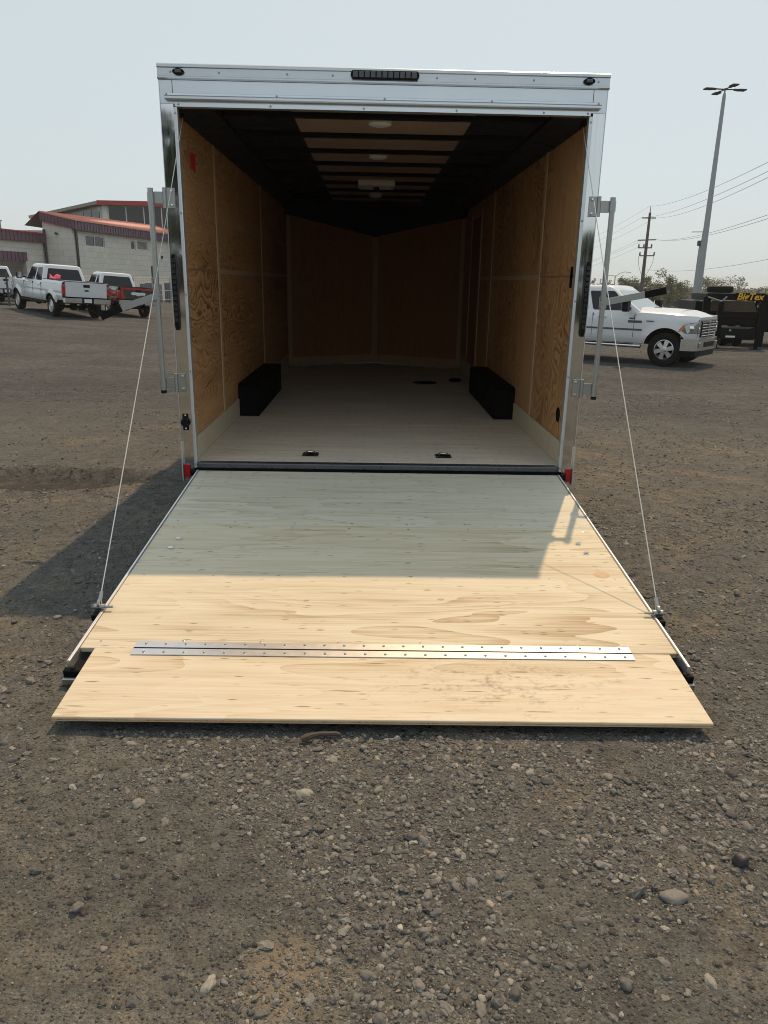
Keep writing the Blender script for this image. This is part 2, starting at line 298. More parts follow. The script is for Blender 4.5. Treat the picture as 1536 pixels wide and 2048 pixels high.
# ------------------------------------------------------------------ mesh helpers
class MB:
    def __init__(s): s.v = []; s.f = []; s.uv = None
    def add(s, vs_, fs): o = len(s.v); s.v += [tuple(p) for p in vs_]; s.f += [tuple(i+o for i in f) for f in fs]; return s
    def box(s, x0, x1, y0, y1, z0, z1, ch=0.0):
        if ch <= 0:
            return s.add([(x, y, z) for x in (x0, x1) for y in (y0, y1) for z in (z0, z1)],
                         [(0, 1, 3, 2), (4, 6, 7, 5), (0, 4, 5, 1), (2, 3, 7, 6), (0, 2, 6, 4), (1, 5, 7, 3)])
        ch = min(ch, 0.49*min(x1-x0, y1-y0, z1-z0))
        b = bmesh.new(); bmesh.ops.create_cube(b, size=1)
        for q_ in b.verts: q_.co = Vector(((x0+x1)/2+q_.co.x*(x1-x0), (y0+y1)/2+q_.co.y*(y1-y0), (z0+z1)/2+q_.co.z*(z1-z0)))
        bmesh.ops.bevel(b, geom=list(b.edges), offset=ch, segments=1, affect='EDGES', profile=0.5)
        b.verts.index_update()
        s.add([q_.co[:] for q_ in b.verts], [tuple(x.index for x in f.verts) for f in b.faces]); b.free(); return s
    def cyl(s, p0, p1, r0, r1=None, n=12, caps=True):
        r1 = r0 if r1 is None else r1
        p0 = Vector(p0); p1 = Vector(p1); d = (p1-p0).normalized()
        a = d.orthogonal().normalized(); b = d.cross(a)
        vs_ = []
        for p, r in ((p0, r0), (p1, r1)):
            for i in range(n):
                t = 2*math.pi*i/n; vs_.append(p+a*math.cos(t)*r+b*math.sin(t)*r)
        fs = [(i, (i+1) % n, n+(i+1) % n, n+i) for i in range(n)]
        if caps: fs += [tuple(range(n-1, -1, -1)), tuple(range(n, 2*n))]
        return s.add(vs_, fs)
    def tube(s, pts, r, n=8):
        pts = [Vector(p) for p in pts]; vs_ = []; a = None
        rr = r if isinstance(r, (list, tuple)) else [r]*len(pts)
        for i, p in enumerate(pts):
            d = (pts[min(i+1, len(pts)-1)]-pts[max(i-1, 0)]).normalized()
            a = d.orthogonal().normalized() if a is None else (a-d*a.dot(d)).normalized()
            b = d.cross(a)
            for k in range(n):
                t = 2*math.pi*k/n; vs_.append(p+(a*math.cos(t)+b*math.sin(t))*rr[i])
        m = len(pts)
        fs = [(i*n+k, i*n+(k+1) % n, (i+1)*n+(k+1) % n, (i+1)*n+k) for i in range(m-1) for k in range(n)]
        fs += [tuple(range(n-1, -1, -1)), tuple(range((m-1)*n, m*n))]
        return s.add(vs_, fs)
    def lathe(s, prof, n=24, axis='y', c=(0, 0, 0)):
        """prof: list of (radius, along)"""
        vs_ = []
        for r, a in prof:
            for k in range(n):
                t = 2*math.pi*k/n; u, v = r*math.cos(t), r*math.sin(t)
                p = {'y': (u, a, v), 'z': (u, v, a), 'x': (a, u, v)}[axis]
                vs_.append((p[0]+c[0], p[1]+c[1], p[2]+c[2]))
        m = len(prof)
        fs = [(i*n+k, i*n+(k+1) % n, (i+1)*n+(k+1) % n, (i+1)*n+k) for i in range(m-1) for k in range(n)]
        return s.add(vs_, fs)
    def prism(s, poly, a0, a1, plane='xz'):
        n = len(poly)
        def P(p, a): return {'xz': (p[0], a, p[1]), 'xy': (p[0], p[1], a), 'yz': (a, p[0], p[1])}[plane]
        return s.add([P(p, a0) for p in poly]+[P(p, a1) for p in poly],
                     [tuple(range(n-1, -1, -1)), tuple(range(n, 2*n))]+[(i, (i+1) % n, n+(i+1) % n, n+i) for i in range(n)])
    def quad(s, *p): return s.add(p, [tuple(range(len(p)))])
    def mesh(s, name):
        m = bpy.data.meshes.new(name); m.from_pydata(s.v, [], s.f); m.update()
        b = bmesh.new(); b.from_mesh(m); bmesh.ops.recalc_face_normals(b, faces=b.faces); b.to_mesh(m); b.free()
        return m

def link(name, data, parent=None, loc=None, rot=None):
    o = bpy.data.objects.new(name, data); col.objects.link(o)
    if parent is not None: o.parent = parent
    if loc is not None: o.location = loc
    if rot is not None: o.rotation_euler = rot
    return o
def obj(name, mb, m, parent=None, smooth=None, loc=None, rot=None, label=None):
    me = mb.mesh(name) if isinstance(mb, MB) else mb
    if not me.materials: me.materials.append(MATS[m])
    o = link(name, me, parent, loc, rot)
    if smooth: smooth_by(me, smooth)
    if label: o['label'] = label
    return o
def smooth_by(me, ang):
    b = bmesh.new(); b.from_mesh(me)
    for f in b.faces: f.smooth = True
    for e in b.edges:
        e.smooth = not (len(e.link_faces) == 2 and e.calc_face_angle(0) > R(ang))
    b.to_mesh(me); b.free()
def tag(o, label, cat, group=None):
    o['label'] = label; o['category'] = cat
    if group: o['group'] = group
    return o
def thing(name, label, cat, loc=(0, 0, 0), rot=(0, 0, 0), group=None):
    return tag(link(name, None, None, loc, rot), label, cat, group)
def kids(o): return [c for c in col.objects if c.parent == o]
def copy_tree(o, parent=None):
    ch = kids(o); c = o.copy(); col.objects.link(c); c.parent = parent
    for k in ch: copy_tree(k, c)
    return c
def B(*a, ch=0.0): return MB().box(*a, ch=ch)

# ------------------------------------------------------------------ ground
def ss(x, a, b):
    t = np.clip((x-a)/(b-a), 0, 1); return t*t*(3-2*t)
def G(x, y):
    x = np.asarray(x, float); y = np.asarray(y, float)
    z = -0.045*np.clip(y+2.2, 0, 10.2) - 0.015*np.clip(y-30, 0, 90)
    return z + 0.06*np.clip(-x-8, 0, 8)*ss(y, 14, 27)
def hashn(ix, iy, k):
    h = np.sin(ix*127.1+iy*311.7+k*74.7)*43758.5453
    return h-np.floor(h)
def vnoise(x, y, k=0):
    ix, iy = np.floor(x), np.floor(y); fx, fy = x-ix, y-iy
    fx = fx*fx*(3-2*fx); fy = fy*fy*(3-2*fy)
    a = hashn(ix, iy, k); b = hashn(ix+1, iy, k); c = hashn(ix, iy+1, k); d = hashn(ix+1, iy+1, k)
    return (a*(1-fx)+b*fx)*(1-fy)+(c*(1-fx)+d*fx)*fy
def fbm(x, y, k=0, o=4):
    s = 0; a = 0.5
    for i in range(o): s = s+a*vnoise(x*2**i, y*2**i, k+i*3.7); a *= 0.5
    return s
def micro(x, y):
    """relief of the trodden dirt"""
    n = (fbm(x*1.3, y*1.3, 1)-0.47)*0.030 + (fbm(x*7, y*7, 9)-0.47)*0.014 + (fbm(x*24, y*24, 5, 3)-0.43)*0.016
    near = 1-ss(np.abs(y-0.5)+np.abs(x)*0.5, 9, 16)
    n = n*(0.35+0.65*near)
    under = ss(np.abs(x), 1.5, 1.25)*ss(y, -2.9, -2.45)
    n = n*(1-0.75*under) - 0.012*under
    # broken crust left of the trailer
    d = np.sqrt(((x+2.75)/1.0)**2+((y-1.25)/0.42)**2)+0.5*(fbm(x*3, y*3, 20)-0.5)
    n = n-0.085*ss(d, 1.0, 0.78)+0.035*np.exp(-((d-1.1)/0.14)**2)
    return n
def axis_pts(fa, fb, step, lo, hi, grow=1.14):
    a = list(np.arange(fa, fb+1e-6, step)); st = step
    while a[-1] < hi: st = min(st*grow, 40); a.append(a[-1]+st)
    st = step; pre = []
    p = fa
    while p > lo: st = min(st*grow, 40); p -= st; pre.append(p)
    return np.array(pre[::-1]+a)
def build_ground():
    xs = axis_pts(-2.3, 2.3, 0.018, -700, 700, 1.05); ys = axis_pts(-4.0, -1.9, 0.015, -120, 1500, 1.022)
    X, Y = np.meshgrid(xs, ys); Z = G(X, Y)+micro(X, Y)
    nx, ny = len(xs), len(ys)
    co = np.stack([X.ravel(), Y.ravel(), Z.ravel()], 1)
    idx = np.arange(nx*ny).reshape(ny, nx)
    f = np.stack([idx[:-1, :-1], idx[:-1, 1:], idx[1:, 1:], idx[1:, :-1]], -1).reshape(-1, 4)
    me = bpy.data.meshes.new('ground')
    me.vertices.add(len(co)); me.vertices.foreach_set('co', co.ravel())
    me.loops.add(f.size); me.loops.foreach_set('vertex_index', f.ravel().astype(np.int32))
    me.polygons.add(len(f)); me.polygons.foreach_set('loop_start', np.arange(0, f.size, 4, dtype=np.int32))
    me.polygons.foreach_set('use_smooth', np.ones(len(f), bool))
    me.update(calc_edges=True); me.materials.append(MATS['gravel_dirt'])
    o = link('ground', me); o['kind'] = 'structure'; return o
build_ground()

def build_gravel():
    rs = np.random.RandomState(3)
    P = []
    def scatter(n, x0, x1, y0, y1, r0, r1, keep, pw=2.0):
        x = rs.uniform(x0, x1, n); y = rs.uniform(y0, y1, n)
        den = fbm(x*1.4+5, y*1.4, 40)*0.62+fbm(x*5, y*5, 44)*0.38
        side = ss(x, -0.7, 0.7)*0.12-0.04
        for cx_, cy_, cr, ca in ((0.50, -2.76, 0.26, 0.16), (1.25, -2.95, 0.38, 0.14), (0.72, -3.30, 0.24, 0.14), (0.45, -3.45, 0.20, 0.10), (-0.52, -2.80, 0.16, 0.14), (0.05, -2.72, 0.3, 0.06)):
            side = side+ca*np.exp(-((x-cx_)**2+(y-cy_)**2)/cr**2)
        k = rs.uniform(0, 1, n) < keep(np.clip((den+side-0.44)/0.13, 0, 1))
        x, y = x[k], y[k]
        r = r0+(r1-r0)*rs.uniform(0, 1, len(x))**pw
        ramp = (np.abs(x) < 1.32) & (y > -2.63) & (r > 0.009)
        body = (np.abs(x) < 1.25) & (y > -2.60)
        tyre = np.zeros(len(x), bool)
        k = ~(ramp | body | tyre)
        P.append((x[k], y[k], r[k]))
    scatter(80000, -1.7, 1.9, -4.05, -2.45, 0.0012, 0.0040, lambda d: 0.12+0.88*d)
    scatter(15000, -1.7, 1.9, -4.05, -2.45, 0.0040, 0.0095, lambda d: 0.025+0.95*d**1.9, 1.9)
    scatter(1900, -1.7, 1.9, -4.05, -2.45, 0.0085, 0.0160, lambda d: 0.05+0.93*d**1.6, 2.2)
    scatter(70, -1.7, 1.9, -4.05, -2.7, 0.014, 0.021, lambda d: 0.6)
    for xa, xb in ((-4.6, -1.2), (1.2, 4.6)):
        scatter(26000, xa, xb, -2.7, 0.8, 0.003, 0.008, lambda d: 0.2+0.7*d)
        scatter(2600, xa, xb, -2.7, 0.8, 0.008, 0.018, lambda d: 0.1+0.8*d, 2.6)
    for xa, xb in ((-9, -1.3), (1.3, 9)):
        scatter(30000, xa, xb, 0.4, 9, 0.004, 0.014, lambda d: 0.15+0.6*d, 2.8)
    scatter(14000, -14, 14, 7, 20, 0.006, 0.020, lambda d: 0.1+0.6*d, 2.8)
    x = np.concatenate([p[0] for p in P]); y = np.concatenate([p[1] for p in P]); r = np.concatenate([p[2] for p in P])
    n = len(x)
    z = G(x, y)+micro(x, y)
    asp = rs.uniform(0.8, 1.45, n); flat = rs.uniform(0.45, 0.8, n)
    sc3 = np.stack([r*asp, r/asp**0.5, r*flat], 1)
    z = z+sc3[:, 2]*rs.uniform(-0.55, 0.45, n)
    rot = np.stack([rs.normal(0, 0.25, n), rs.normal(0, 0.25, n), rs.uniform(0, 6.283, n)], 1)
    tone = np.clip(rs.beta(2.0, 2.3, n)+0.0, 0, 0.9); lt_ = rs.uniform(0, 1, n) < 0.035; tone[lt_] = rs.uniform(0.86, 1.0, lt_.sum())
    me = bpy.data.meshes.new('gravel')
    me.vertices.add(n); me.vertices.foreach_set('co', np.stack([x, y, z], 1).ravel())
    for nm, arr, tp, key in (('psc', sc3, 'FLOAT_VECTOR', 'vector'), ('prot', rot, 'FLOAT_VECTOR', 'vector'), ('tone', tone, 'FLOAT', 'value')):
        a = me.attributes.new(nm, tp, 'POINT'); a.data.foreach_set(key, arr.ravel())
    a = me.attributes.new('pidx', 'INT', 'POINT'); a.data.foreach_set('value', rs.randint(0, 6, n).astype(np.int32))
    o = link('gravel', me); o['kind'] = 'stuff'
    o['label'] = 'loose rounded gravel and small stones strewn over the dirt'
    ng = bpy.data.node_groups.new('pebbles', 'GeometryNodeTree')
    ng.interface.new_socket('Geometry', in_out='INPUT', socket_type='NodeSocketGeometry')
    ng.interface.new_socket('Geometry', in_out='OUTPUT', socket_type='NodeSocketGeometry')
    N = lambda t: ng.nodes.new(t)
    gi, go = N('NodeGroupInput'), N('NodeGroupOutput'); L = ng.links.new
    j = N('GeometryNodeGeometryToInstance')
    for i in range(6):
        ic = N('GeometryNodeMeshIcoSphere'); ic.inputs['Radius'].default_value = 1; ic.inputs['Subdivisions'].default_value = 3 if i < 4 else 2
        sp = N('GeometryNodeSetPosition'); ps = N('GeometryNodeInputPosition'); ad = N('ShaderNodeVectorMath'); ad.operation = 'ADD'
        ad.inputs[1].default_value = (i*7.3, i*3.1, i*5.7); L(ps.outputs[0], ad.inputs[0])
        nz = N('ShaderNodeTexNoise'); nz.inputs['Scale'].default_value = 0.95 if i < 3 else 1.3; nz.inputs['Detail'].default_value = 1.2; L(ad.outputs[0], nz.inputs['Vector'])
        sb = N('ShaderNodeVectorMath'); sb.operation = 'SUBTRACT'; sb.inputs[1].default_value = (0.5, 0.5, 0.5); L(nz.outputs['Color'], sb.inputs[0])
        ml = N('ShaderNodeVectorMath'); ml.operation = 'SCALE'; ml.inputs['Scale'].default_value = 1.25 if i < 4 else 2.1; L(sb.outputs[0], ml.inputs[0])
        L(ic.outputs['Mesh'], sp.inputs['Geometry']); L(ml.outputs[0], sp.inputs['Offset'])
        sm = N('GeometryNodeSetShadeSmooth'); L(sp.outputs[0], sm.inputs['Geometry']); sm.inputs['Shade Smooth'].default_value = i < 4
        mt = N('GeometryNodeSetMaterial'); mt.inputs['Material'].default_value = MATS['pebble']; L(sm.outputs[0], mt.inputs['Geometry'])
        L(mt.outputs[0], j.inputs[0])
    ip = N('GeometryNodeInstanceOnPoints'); L(gi.outputs[0], ip.inputs['Points']); L(j.outputs[0], ip.inputs['Instance'])
    ip.inputs['Pick Instance'].default_value = True
    def attr(nm, tp):
        a = N('GeometryNodeInputNamedAttribute'); a.data_type = tp; a.inputs['Name'].default_value = nm; return a.outputs[0]
    L(attr('pidx', 'INT'), ip.inputs['Instance Index']); L(attr('psc', 'FLOAT_VECTOR'), ip.inputs['Scale'])
    e2r = N('FunctionNodeEulerToRotation'); L(attr('prot', 'FLOAT_VECTOR'), e2r.inputs[0]); L(e2r.outputs[0], ip.inputs['Rotation'])
    L(ip.outputs[0], go.inputs[0])
    md = o.modifiers.new('pebbles', 'NODES'); md.node_group = ng
    return o
build_gravel()

def stone(name, x, y, sx, sy, sz, m, label, rz=0, boxy=0.0, lift=0.25):
    b = bmesh.new(); bmesh.ops.create_icosphere(b, subdivisions=3, radius=1)
    rr = random.Random(hash((round(x, 2), round(y, 2))) & 0xffff)
    o3 = [rr.uniform(0, 9) for _ in range(3)]
    from mathutils import noise as mn
    for v in b.verts:
        d = v.co.normalized(); k = 1/max(abs(d.x), abs(d.y), abs(d.z))
        p = d*(1-boxy)+d*k*boxy
        p *= 1+0.22*mn.noise(d*1.3+Vector(o3))
        v.co = Vector((p.x*sx, p.y*sy, p.z*sz))
    me = bpy.data.meshes.new(name); b.to_mesh(me); b.free()
    for p in me.polygons: p.use_smooth = True
    o = obj(name, me, m, None, loc=(x, y, float(G(x, y)+micro(np.array(x), np.array(y)))+sz*lift), rot=(0, 0, rz))
    tag(o, label, 'stone'); return o
stone('stone', 0.72, -3.34, 0.036, 0.021, 0.014, 'stone_flat', 'broad flat grey stone half sunk in the dirt, largest in the foreground', 0.1, 0.1, 0.3)
stone('stone', 0.95, -3.22, 0.018, 0.016, 0.018, 'stone_dark', 'dark blocky chunk of rock standing proud near the right edge', 0.3, 0.6, 0.6)
mb = MB(); mb.tube([(-0.285, -2.675, 0.012), (-0.268, -2.668, 0.016), (-0.25, -2.655, 0.016), (-0.225, -2.645, 0.015), (-0.17, -2.64, 0.013), (-0.155, -2.642, 0.011)], [0.010, 0.013, 0.010, 0.008, 0.008, 0.006], 8)
tag(obj('stick', mb, 'stick_wood', None, 40), 'short brown piece of bark lying in front of the plywood flap', 'stick')

# ------------------------------------------------------------------ the enclosed trailer
FZ = 0.313
T = thing('cargo_trailer', 'white enclosed cargo trailer with its rear ramp door lowered onto the gravel', 'trailer')
HW = 1.295
def both(fn):
    for s in (-1, 1): fn(s)
def sx(s, a, b): return (min(s*a, s*b), max(s*a, s*b))
NOSE = 6.05; TIP = 6.75
# outer shell
for s in (-1, 1):
    a, b = sx(s, 1.262, HW-0.003)
    obj('side_wall', B(a, b, 0.012, NOSE+0.05, 0.20, 2.60), 'trailer_white', T)
    n_ = MB(); p = [(s*(HW-0.003), NOSE+0.05), (0, TIP+0.2), (0, TIP+0.16), (s*1.262, NOSE+0.05)]
    obj('nose_wall', n_.prism(p, 0.2, 2.60, 'xy'), 'trailer_white', T)
obj('roof', MB().prism([(-HW, 0.012), (HW, 0.012), (HW, NOSE+0.05), (0, TIP+0.2), (-HW, NOSE+0.05)], 2.60, 2.64, 'xy'), 'trailer_white', T)
obj('chassis', MB().prism([(-1.26, 0.05), (1.26, 0.05), (1.26, NOSE), (0, TIP), (-1.26, NOSE)], 0.20, 0.292, 'xy'), 'black_steel', T)
for s in (-1, 1):
    for yy in (2.3, 3.15):
        t_ = MB().lathe([(0.20, -0.075), (0.32, -0.08), (0.35, -0.055), (0.355, 0), (0.35, 0.055), (0.32, 0.08), (0.20, 0.075)], 28, 'x', (s*1.172, yy, 0.125))
        wo = obj('wheel', t_, 'rubber', T, 40)
        obj('rim', MB().lathe([(0.0, 0.05), (0.10, 0.06), (0.17, 0.03), (0.205, 0.07), (0.205, -0.07), (0, -0.07)], 24, 'x', (s*1.17, yy, 0.125)), 'rim_alloy', wo, 40)
# interior floor sheets
fl = obj('floor', MB().prism([(-1.258, 0.052), (1.258, 0.052), (1.258, NOSE), (0, TIP), (-1.258, NOSE)], 0.2925, 0.2955, 'xy'), 'ply_floor', T)
ys_ = [0.055, 1.49, 2.71, 3.93, 5.15, NOSE]
for a, b in zip(ys_[:-1], ys_[1:]):
    obj('plywood_sheet', B(-1.2460, 1.2460, a+0.0015, b-0.0015, 0.296, FZ, ch=0.0012), 'ply_floor', fl)
# side panelling
for s in (-1, 1):
    m_ = 'ply_wall' if s < 0 else 'ply_wall_right'
    iw = obj('inner_wall', B(*sx(s, 1.2465, 1.2585), 0.03, NOSE, FZ+0.003, 2.50), 'ply_trim', T)
    cols_ = [(0.034, 1.17), (1.225, 3.60), (3.655, NOSE-0.02)]
    for (a, b) in cols_:
        obj('plywood_panel', B(*sx(s, 1.235, 1.2463), a, b, 0.47, 1.535, ch=0.001), m_, iw)
        obj('plywood_panel', B(*sx(s, 1.235, 1.2463), a, b, 1.545, 2.45, ch=0.001), m_, iw)
    for yy in (1.198, 3.628):
        obj('trim_strip', B(*sx(s, 1.229, 1.2464), yy-0.032, yy+0.032, 0.47, 2.44, ch=0.002), 'ply_trim', iw)
    obj('trim_strip', B(*sx(s, 1.2315, 1.2462), 1.232, NOSE, 1.52, 1.56, ch=0.002), 'ply_trim', iw)
    obj('kick_board', B(*sx(s, 1.224, 1.2461), 0.034, 1.83, FZ+0.001, 0.468, ch=0.002), 'ply_kick', iw)
    obj('kick_board', B(*sx(s, 1.224, 1.2461), 3.61, NOSE, FZ+0.001, 0.468, ch=0.002), 'ply_kick', iw)
    # dark cove board between wall and ceiling
    obj('cove_board', MB().prism([(s*1.2464, 2.415), (s*1.2464, 2.50), (s*1.03, 2.50), (s*1.03, 2.458)], 0.035, NOSE, 'xz'), 'liner_dark', T)
    wb = MB(); 
    a, b = sx(s, 1.055, 1.246)
    wb.prism([(1.84, FZ+0.001), (1.84, 0.575), (1.88, 0.60), (3.56, 0.60), (3.60, 0.575), (3.60, FZ+0.001)], a, b, 'yz')
    obj('wheel_box', wb, 'black_box', T, label='black boxed wheel housing on the trailer floor')
# side door in the right wall
df = obj('side_door', B(1.2305, 1.2345, 4.55, 5.35, 0.48, 2.25), 'ply_nose', T)
obj('trim_strip', B(1.222, 1.2344, 4.48, 4.545, 0.48, 2.32, ch=0.002), 'ply_trim', df)
obj('trim_strip', B(1.222, 1.2344, 5.355, 5.42, 0.48, 2.32, ch=0.002), 'ply_trim', df)
# V nose: two panels, roofline sloping down towards the tip
def nosep(t): return (1.203*(1-t), NOSE-0.01+(TIP-NOSE)*t)
for s in (-1, 1):
    x0, y0 = s*1.245, NOSE-0.01; x1, y1 = 0.0, TIP-0.05
    mb = MB(); mb.add([(x0, y0, FZ), (x1, y1, FZ), (x1, y1, 2.10), (x0, y0, 2.34), (x0, y0+0.02, FZ), (x1, y1+0.02, FZ), (x1, y1+0.02, 2.10), (x0, y0+0.02, 2.34)],
                      [(0, 1, 2, 3), (4, 7, 6, 5), (0, 4, 5, 1), (3, 2, 6, 7)])
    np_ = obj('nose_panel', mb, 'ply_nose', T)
    def along(t, off=0.0):
        d = Vector((x1-x0, y1-y0, 0)).normalized(); nn = Vector((d.y, -d.x, 0)); nn = nn if nn.y < 0 else -nn
        return Vector((x0, y0, 0)).lerp(Vector((x1, y1, 0)), t)+nn*off
    for t0, t1 in ((0.012, 0.055), (0.965, 0.998)):
        a, b, c, d = along(t0, 0.003), along(t1, 0.003), along(t1, 0.016), along(t0, 0.016)
        zt = lambda t: 2.33-0.24*t
        obj('trim_strip', MB().add([(a.x, a.y, FZ+.12), (b.x, b.y, FZ+.12), (c.x, c.y, FZ+.12), (d.x, d.y, FZ+.12), (a.x, a.y, zt(t0)), (b.x, b.y, zt(t1)), (c.x, c.y, zt(t1)), (d.x, d.y, zt(t0))],
            [(0, 1, 2, 3), (4, 7, 6, 5), (0, 4, 5, 1), (1, 5, 6, 2), (2, 6, 7, 3), (3, 7, 4, 0)]), 'ply_trim_front', np_)
    a, b, c, d = along(0.01, 0.002), along(0.995, 0.002), along(0.995, 0.015), along(0.01, 0.015)
    obj('kick_board', MB().prism([(p.x, p.y) for p in (a, b, c, d)], FZ+0.002, FZ+0.118, 'xy'), 'ply_trim_front', np_)
    a, b, c, d = along(0.0, -0.01), along(1.0, -0.01), along(1.0, 0.07), along(0.0, 0.07)
    mb = MB(); mb.add([(p.x, p.y, z) for (p, z) in ((a, 2.342), (b, 2.102), (c, 2.102), (d, 2.342))]+[(p.x, p.y, 2.52) for p in (a, b, c, d)],
                      [(0, 1, 2, 3), (4, 7, 6, 5), (0, 4, 5, 1), (1, 5, 6, 2), (2, 6, 7, 3), (3, 7, 4, 0)])
    obj('cove_board', mb, 'liner_dark', T)
# ceiling: dark liner, tan centre panels, steel roof bows
ce = obj('ceiling', MB().prism([(-1.2462, 0.035), (1.2462, 0.035), (1.2462, NOSE), (0, TIP), (-1.2462, NOSE)], 2.487, 2.50, 'xy'), 'liner_dark', T)
bow_y = [0.32+0.66*i for i in range(9)]
prev = 0.04
for by in bow_y:
    obj('roof_bow', MB().prism([(by-0.026, 2.4865), (by-0.026, 2.456), (by-0.020, 2.450), (by+0.020, 2.450), (by+0.026, 2.456), (by+0.026, 2.4865)], -1.0, 1.0, 'yz'), 'black_steel', ce)
    obj('liner_panel', B(-0.57, 0.57, prev+0.004, by-0.029, 2.480, 2.4864), 'liner_tan', ce)
    prev = by+0.026
for yy, r in ((0.44, 0.075), (1.78, 0.075), (4.70, 0.075)):
    obj('dome_light', MB().lathe([(0.0, 2.432), (r*0.6, 2.434), (r*0.92, 2.440), (r, 2.446), (r, 2.4795)], 24, 'z', (-0.02, yy, 0)), 'white_plastic', T, 40, label='round white dome light on the ceiling')
rv = obj('roof_vent', B(-0.21, 0.17, 3.40, 3.78, 2.418, 2.479, ch=0.012), 'white_plastic', T, label='square white roof vent')
obj('vent_crank', MB().lathe([(0.0, 2.385), (0.03, 2.388), (0.034, 2.405), (0.012, 2.4175)], 14, 'z', (-0.02, 3.50, 0)), 'black_plastic', rv)
# sill and tie-down rings
obj('door_sill', B(-1.196, 1.196, -0.022, 0.052, 0.288, 0.323, ch=0.006), 'sill_metal', T)
obj('hinge_gap', B(-1.195, 1.195, -0.019, 0.049, 0.205, 0.2875), 'black_box', T)
for x_ in (-0.478, 0.458):
    y_ = 0.31
    dr = obj('tie_down_ring', MB().box(x_-0.055, x_+0.055, y_-0.052, y_+0.052, FZ+0.0015, FZ+0.006, ch=0.0015), 'black_steel', T)
    ring = [(x_+0.032*math.cos(t), y_-0.012+0.034*math.sin(t), FZ+0.016+0.004*math.sin(t)) for t in np.linspace(-0.35, math.pi+0.35, 15)]
    obj('ring', MB().tube(ring, 0.0065, 8), 'chrome', dr, 40)
    for dx in (-0.043, 0.043):
        for dy in (-0.04, 0.04):
            obj('screw', MB().cyl((x_+dx, y_+dy, FZ+0.006), (x_+dx, y_+dy, FZ+0.009), 0.005, n=8), 'chrome', dr)
obj('floor_drain', MB().lathe([(0, FZ+0.006), (0.13, FZ+0.006), (0.15, FZ+0.0015)], 24, 'z', (0.61, 4.36, 0)), 'black_box', T)
obj('floor_drain', MB().lathe([(0, FZ+0.03), (0.06, FZ+0.03), (0.085, FZ+0.0015)], 20, 'z', (1.0, 4.55, 0)), 'black_box', T)
obj('red_card', B(-1.2335, -1.2320, 0.42, 0.56, 2.16, 2.262), 'red_card', T, label='red card fixed high on the left inner wall')
obj('latch_hole', MB().box(1.231, 1.2348, 0.19, 0.245, 1.47, 1.60, ch=0.0015), 'black_box', T)
obj('latch_hole', MB().lathe([(0, 1.2315), (0.05, 1.2315), (0.052, 1.2348)], 20, 'x', (0, 0.26, 0.63)), 'black_box', T)

# rear frame
SCREW = MB().lathe([(0.0, -0.0035), (0.004, -0.003), (0.0062, 0.0)], 10, 'y').mesh('screw'); SCREW.materials.append(MATS['screw_steel'])
def screw(x, y, z, p): return link('screw', SCREW, p, (x, y, z))
cap = MB()
cap.prism([(0.012, 2.573), (-0.012, 2.573), (-0.020, 2.580), (-0.020, 2.588), (-0.012, 2.592), (-0.012, 2.632), (-0.021, 2.636), (-0.021, 2.650), (-0.012, 2.656), (0.06, 2.656), (0.06, 2.6405), (0.012, 2.6405)], -1.302, 1.302, 'yz')
tc = obj('top_cap', cap, 'alu_cap', T)
for x_ in (-1.225, -0.95, -0.56, -0.30, 0.30, 0.52, 0.86, 1.235): screw(x_, -0.012, 2.612, tc)
hd = obj('header_panel', B(-HW, HW, -0.004, 0.034, 2.45, 2.5725), 'alu_white', T)
obj('panel_seam', B(-1.224, -1.221, -0.0055, -0.0042, 2.5065, 2.572), 'black_plastic', hd)
obj('panel_seam', B(1.214, 1.217, -0.0055, -0.0042, 2.5065, 2.572), 'black_plastic', hd)
dr_ = obj('drip_rail', MB().prism([(-0.0045, 2.506), (-0.018, 2.505), (-0.040, 2.497), (-0.042, 2.488), (-0.034, 2.484), (-0.034, 2.474), (-0.040, 2.470), (-0.036, 2.466), (-0.0045, 2.468)], -1.262, 1.258, 'yz'), 'alu_white', T)
for x_ in (-1.25, -0.62, 0.0, 0.62, 1.24): screw(x_, -0.0415, 2.492, dr_)
hs = obj('header_strip', MB().prism([(-0.0045, 2.457), (-0.014, 2.455), (-0.014, 2.434), (0.03, 2.432), (0.03, 2.449), (-0.0045, 2.449)], -1.212, 1.206, 'yz'), 'alu_white', T)
for x_ in (-1.19, -0.66, -0.12, 0.42, 0.93, 1.19): screw(x_, -0.014, 2.445, hs)
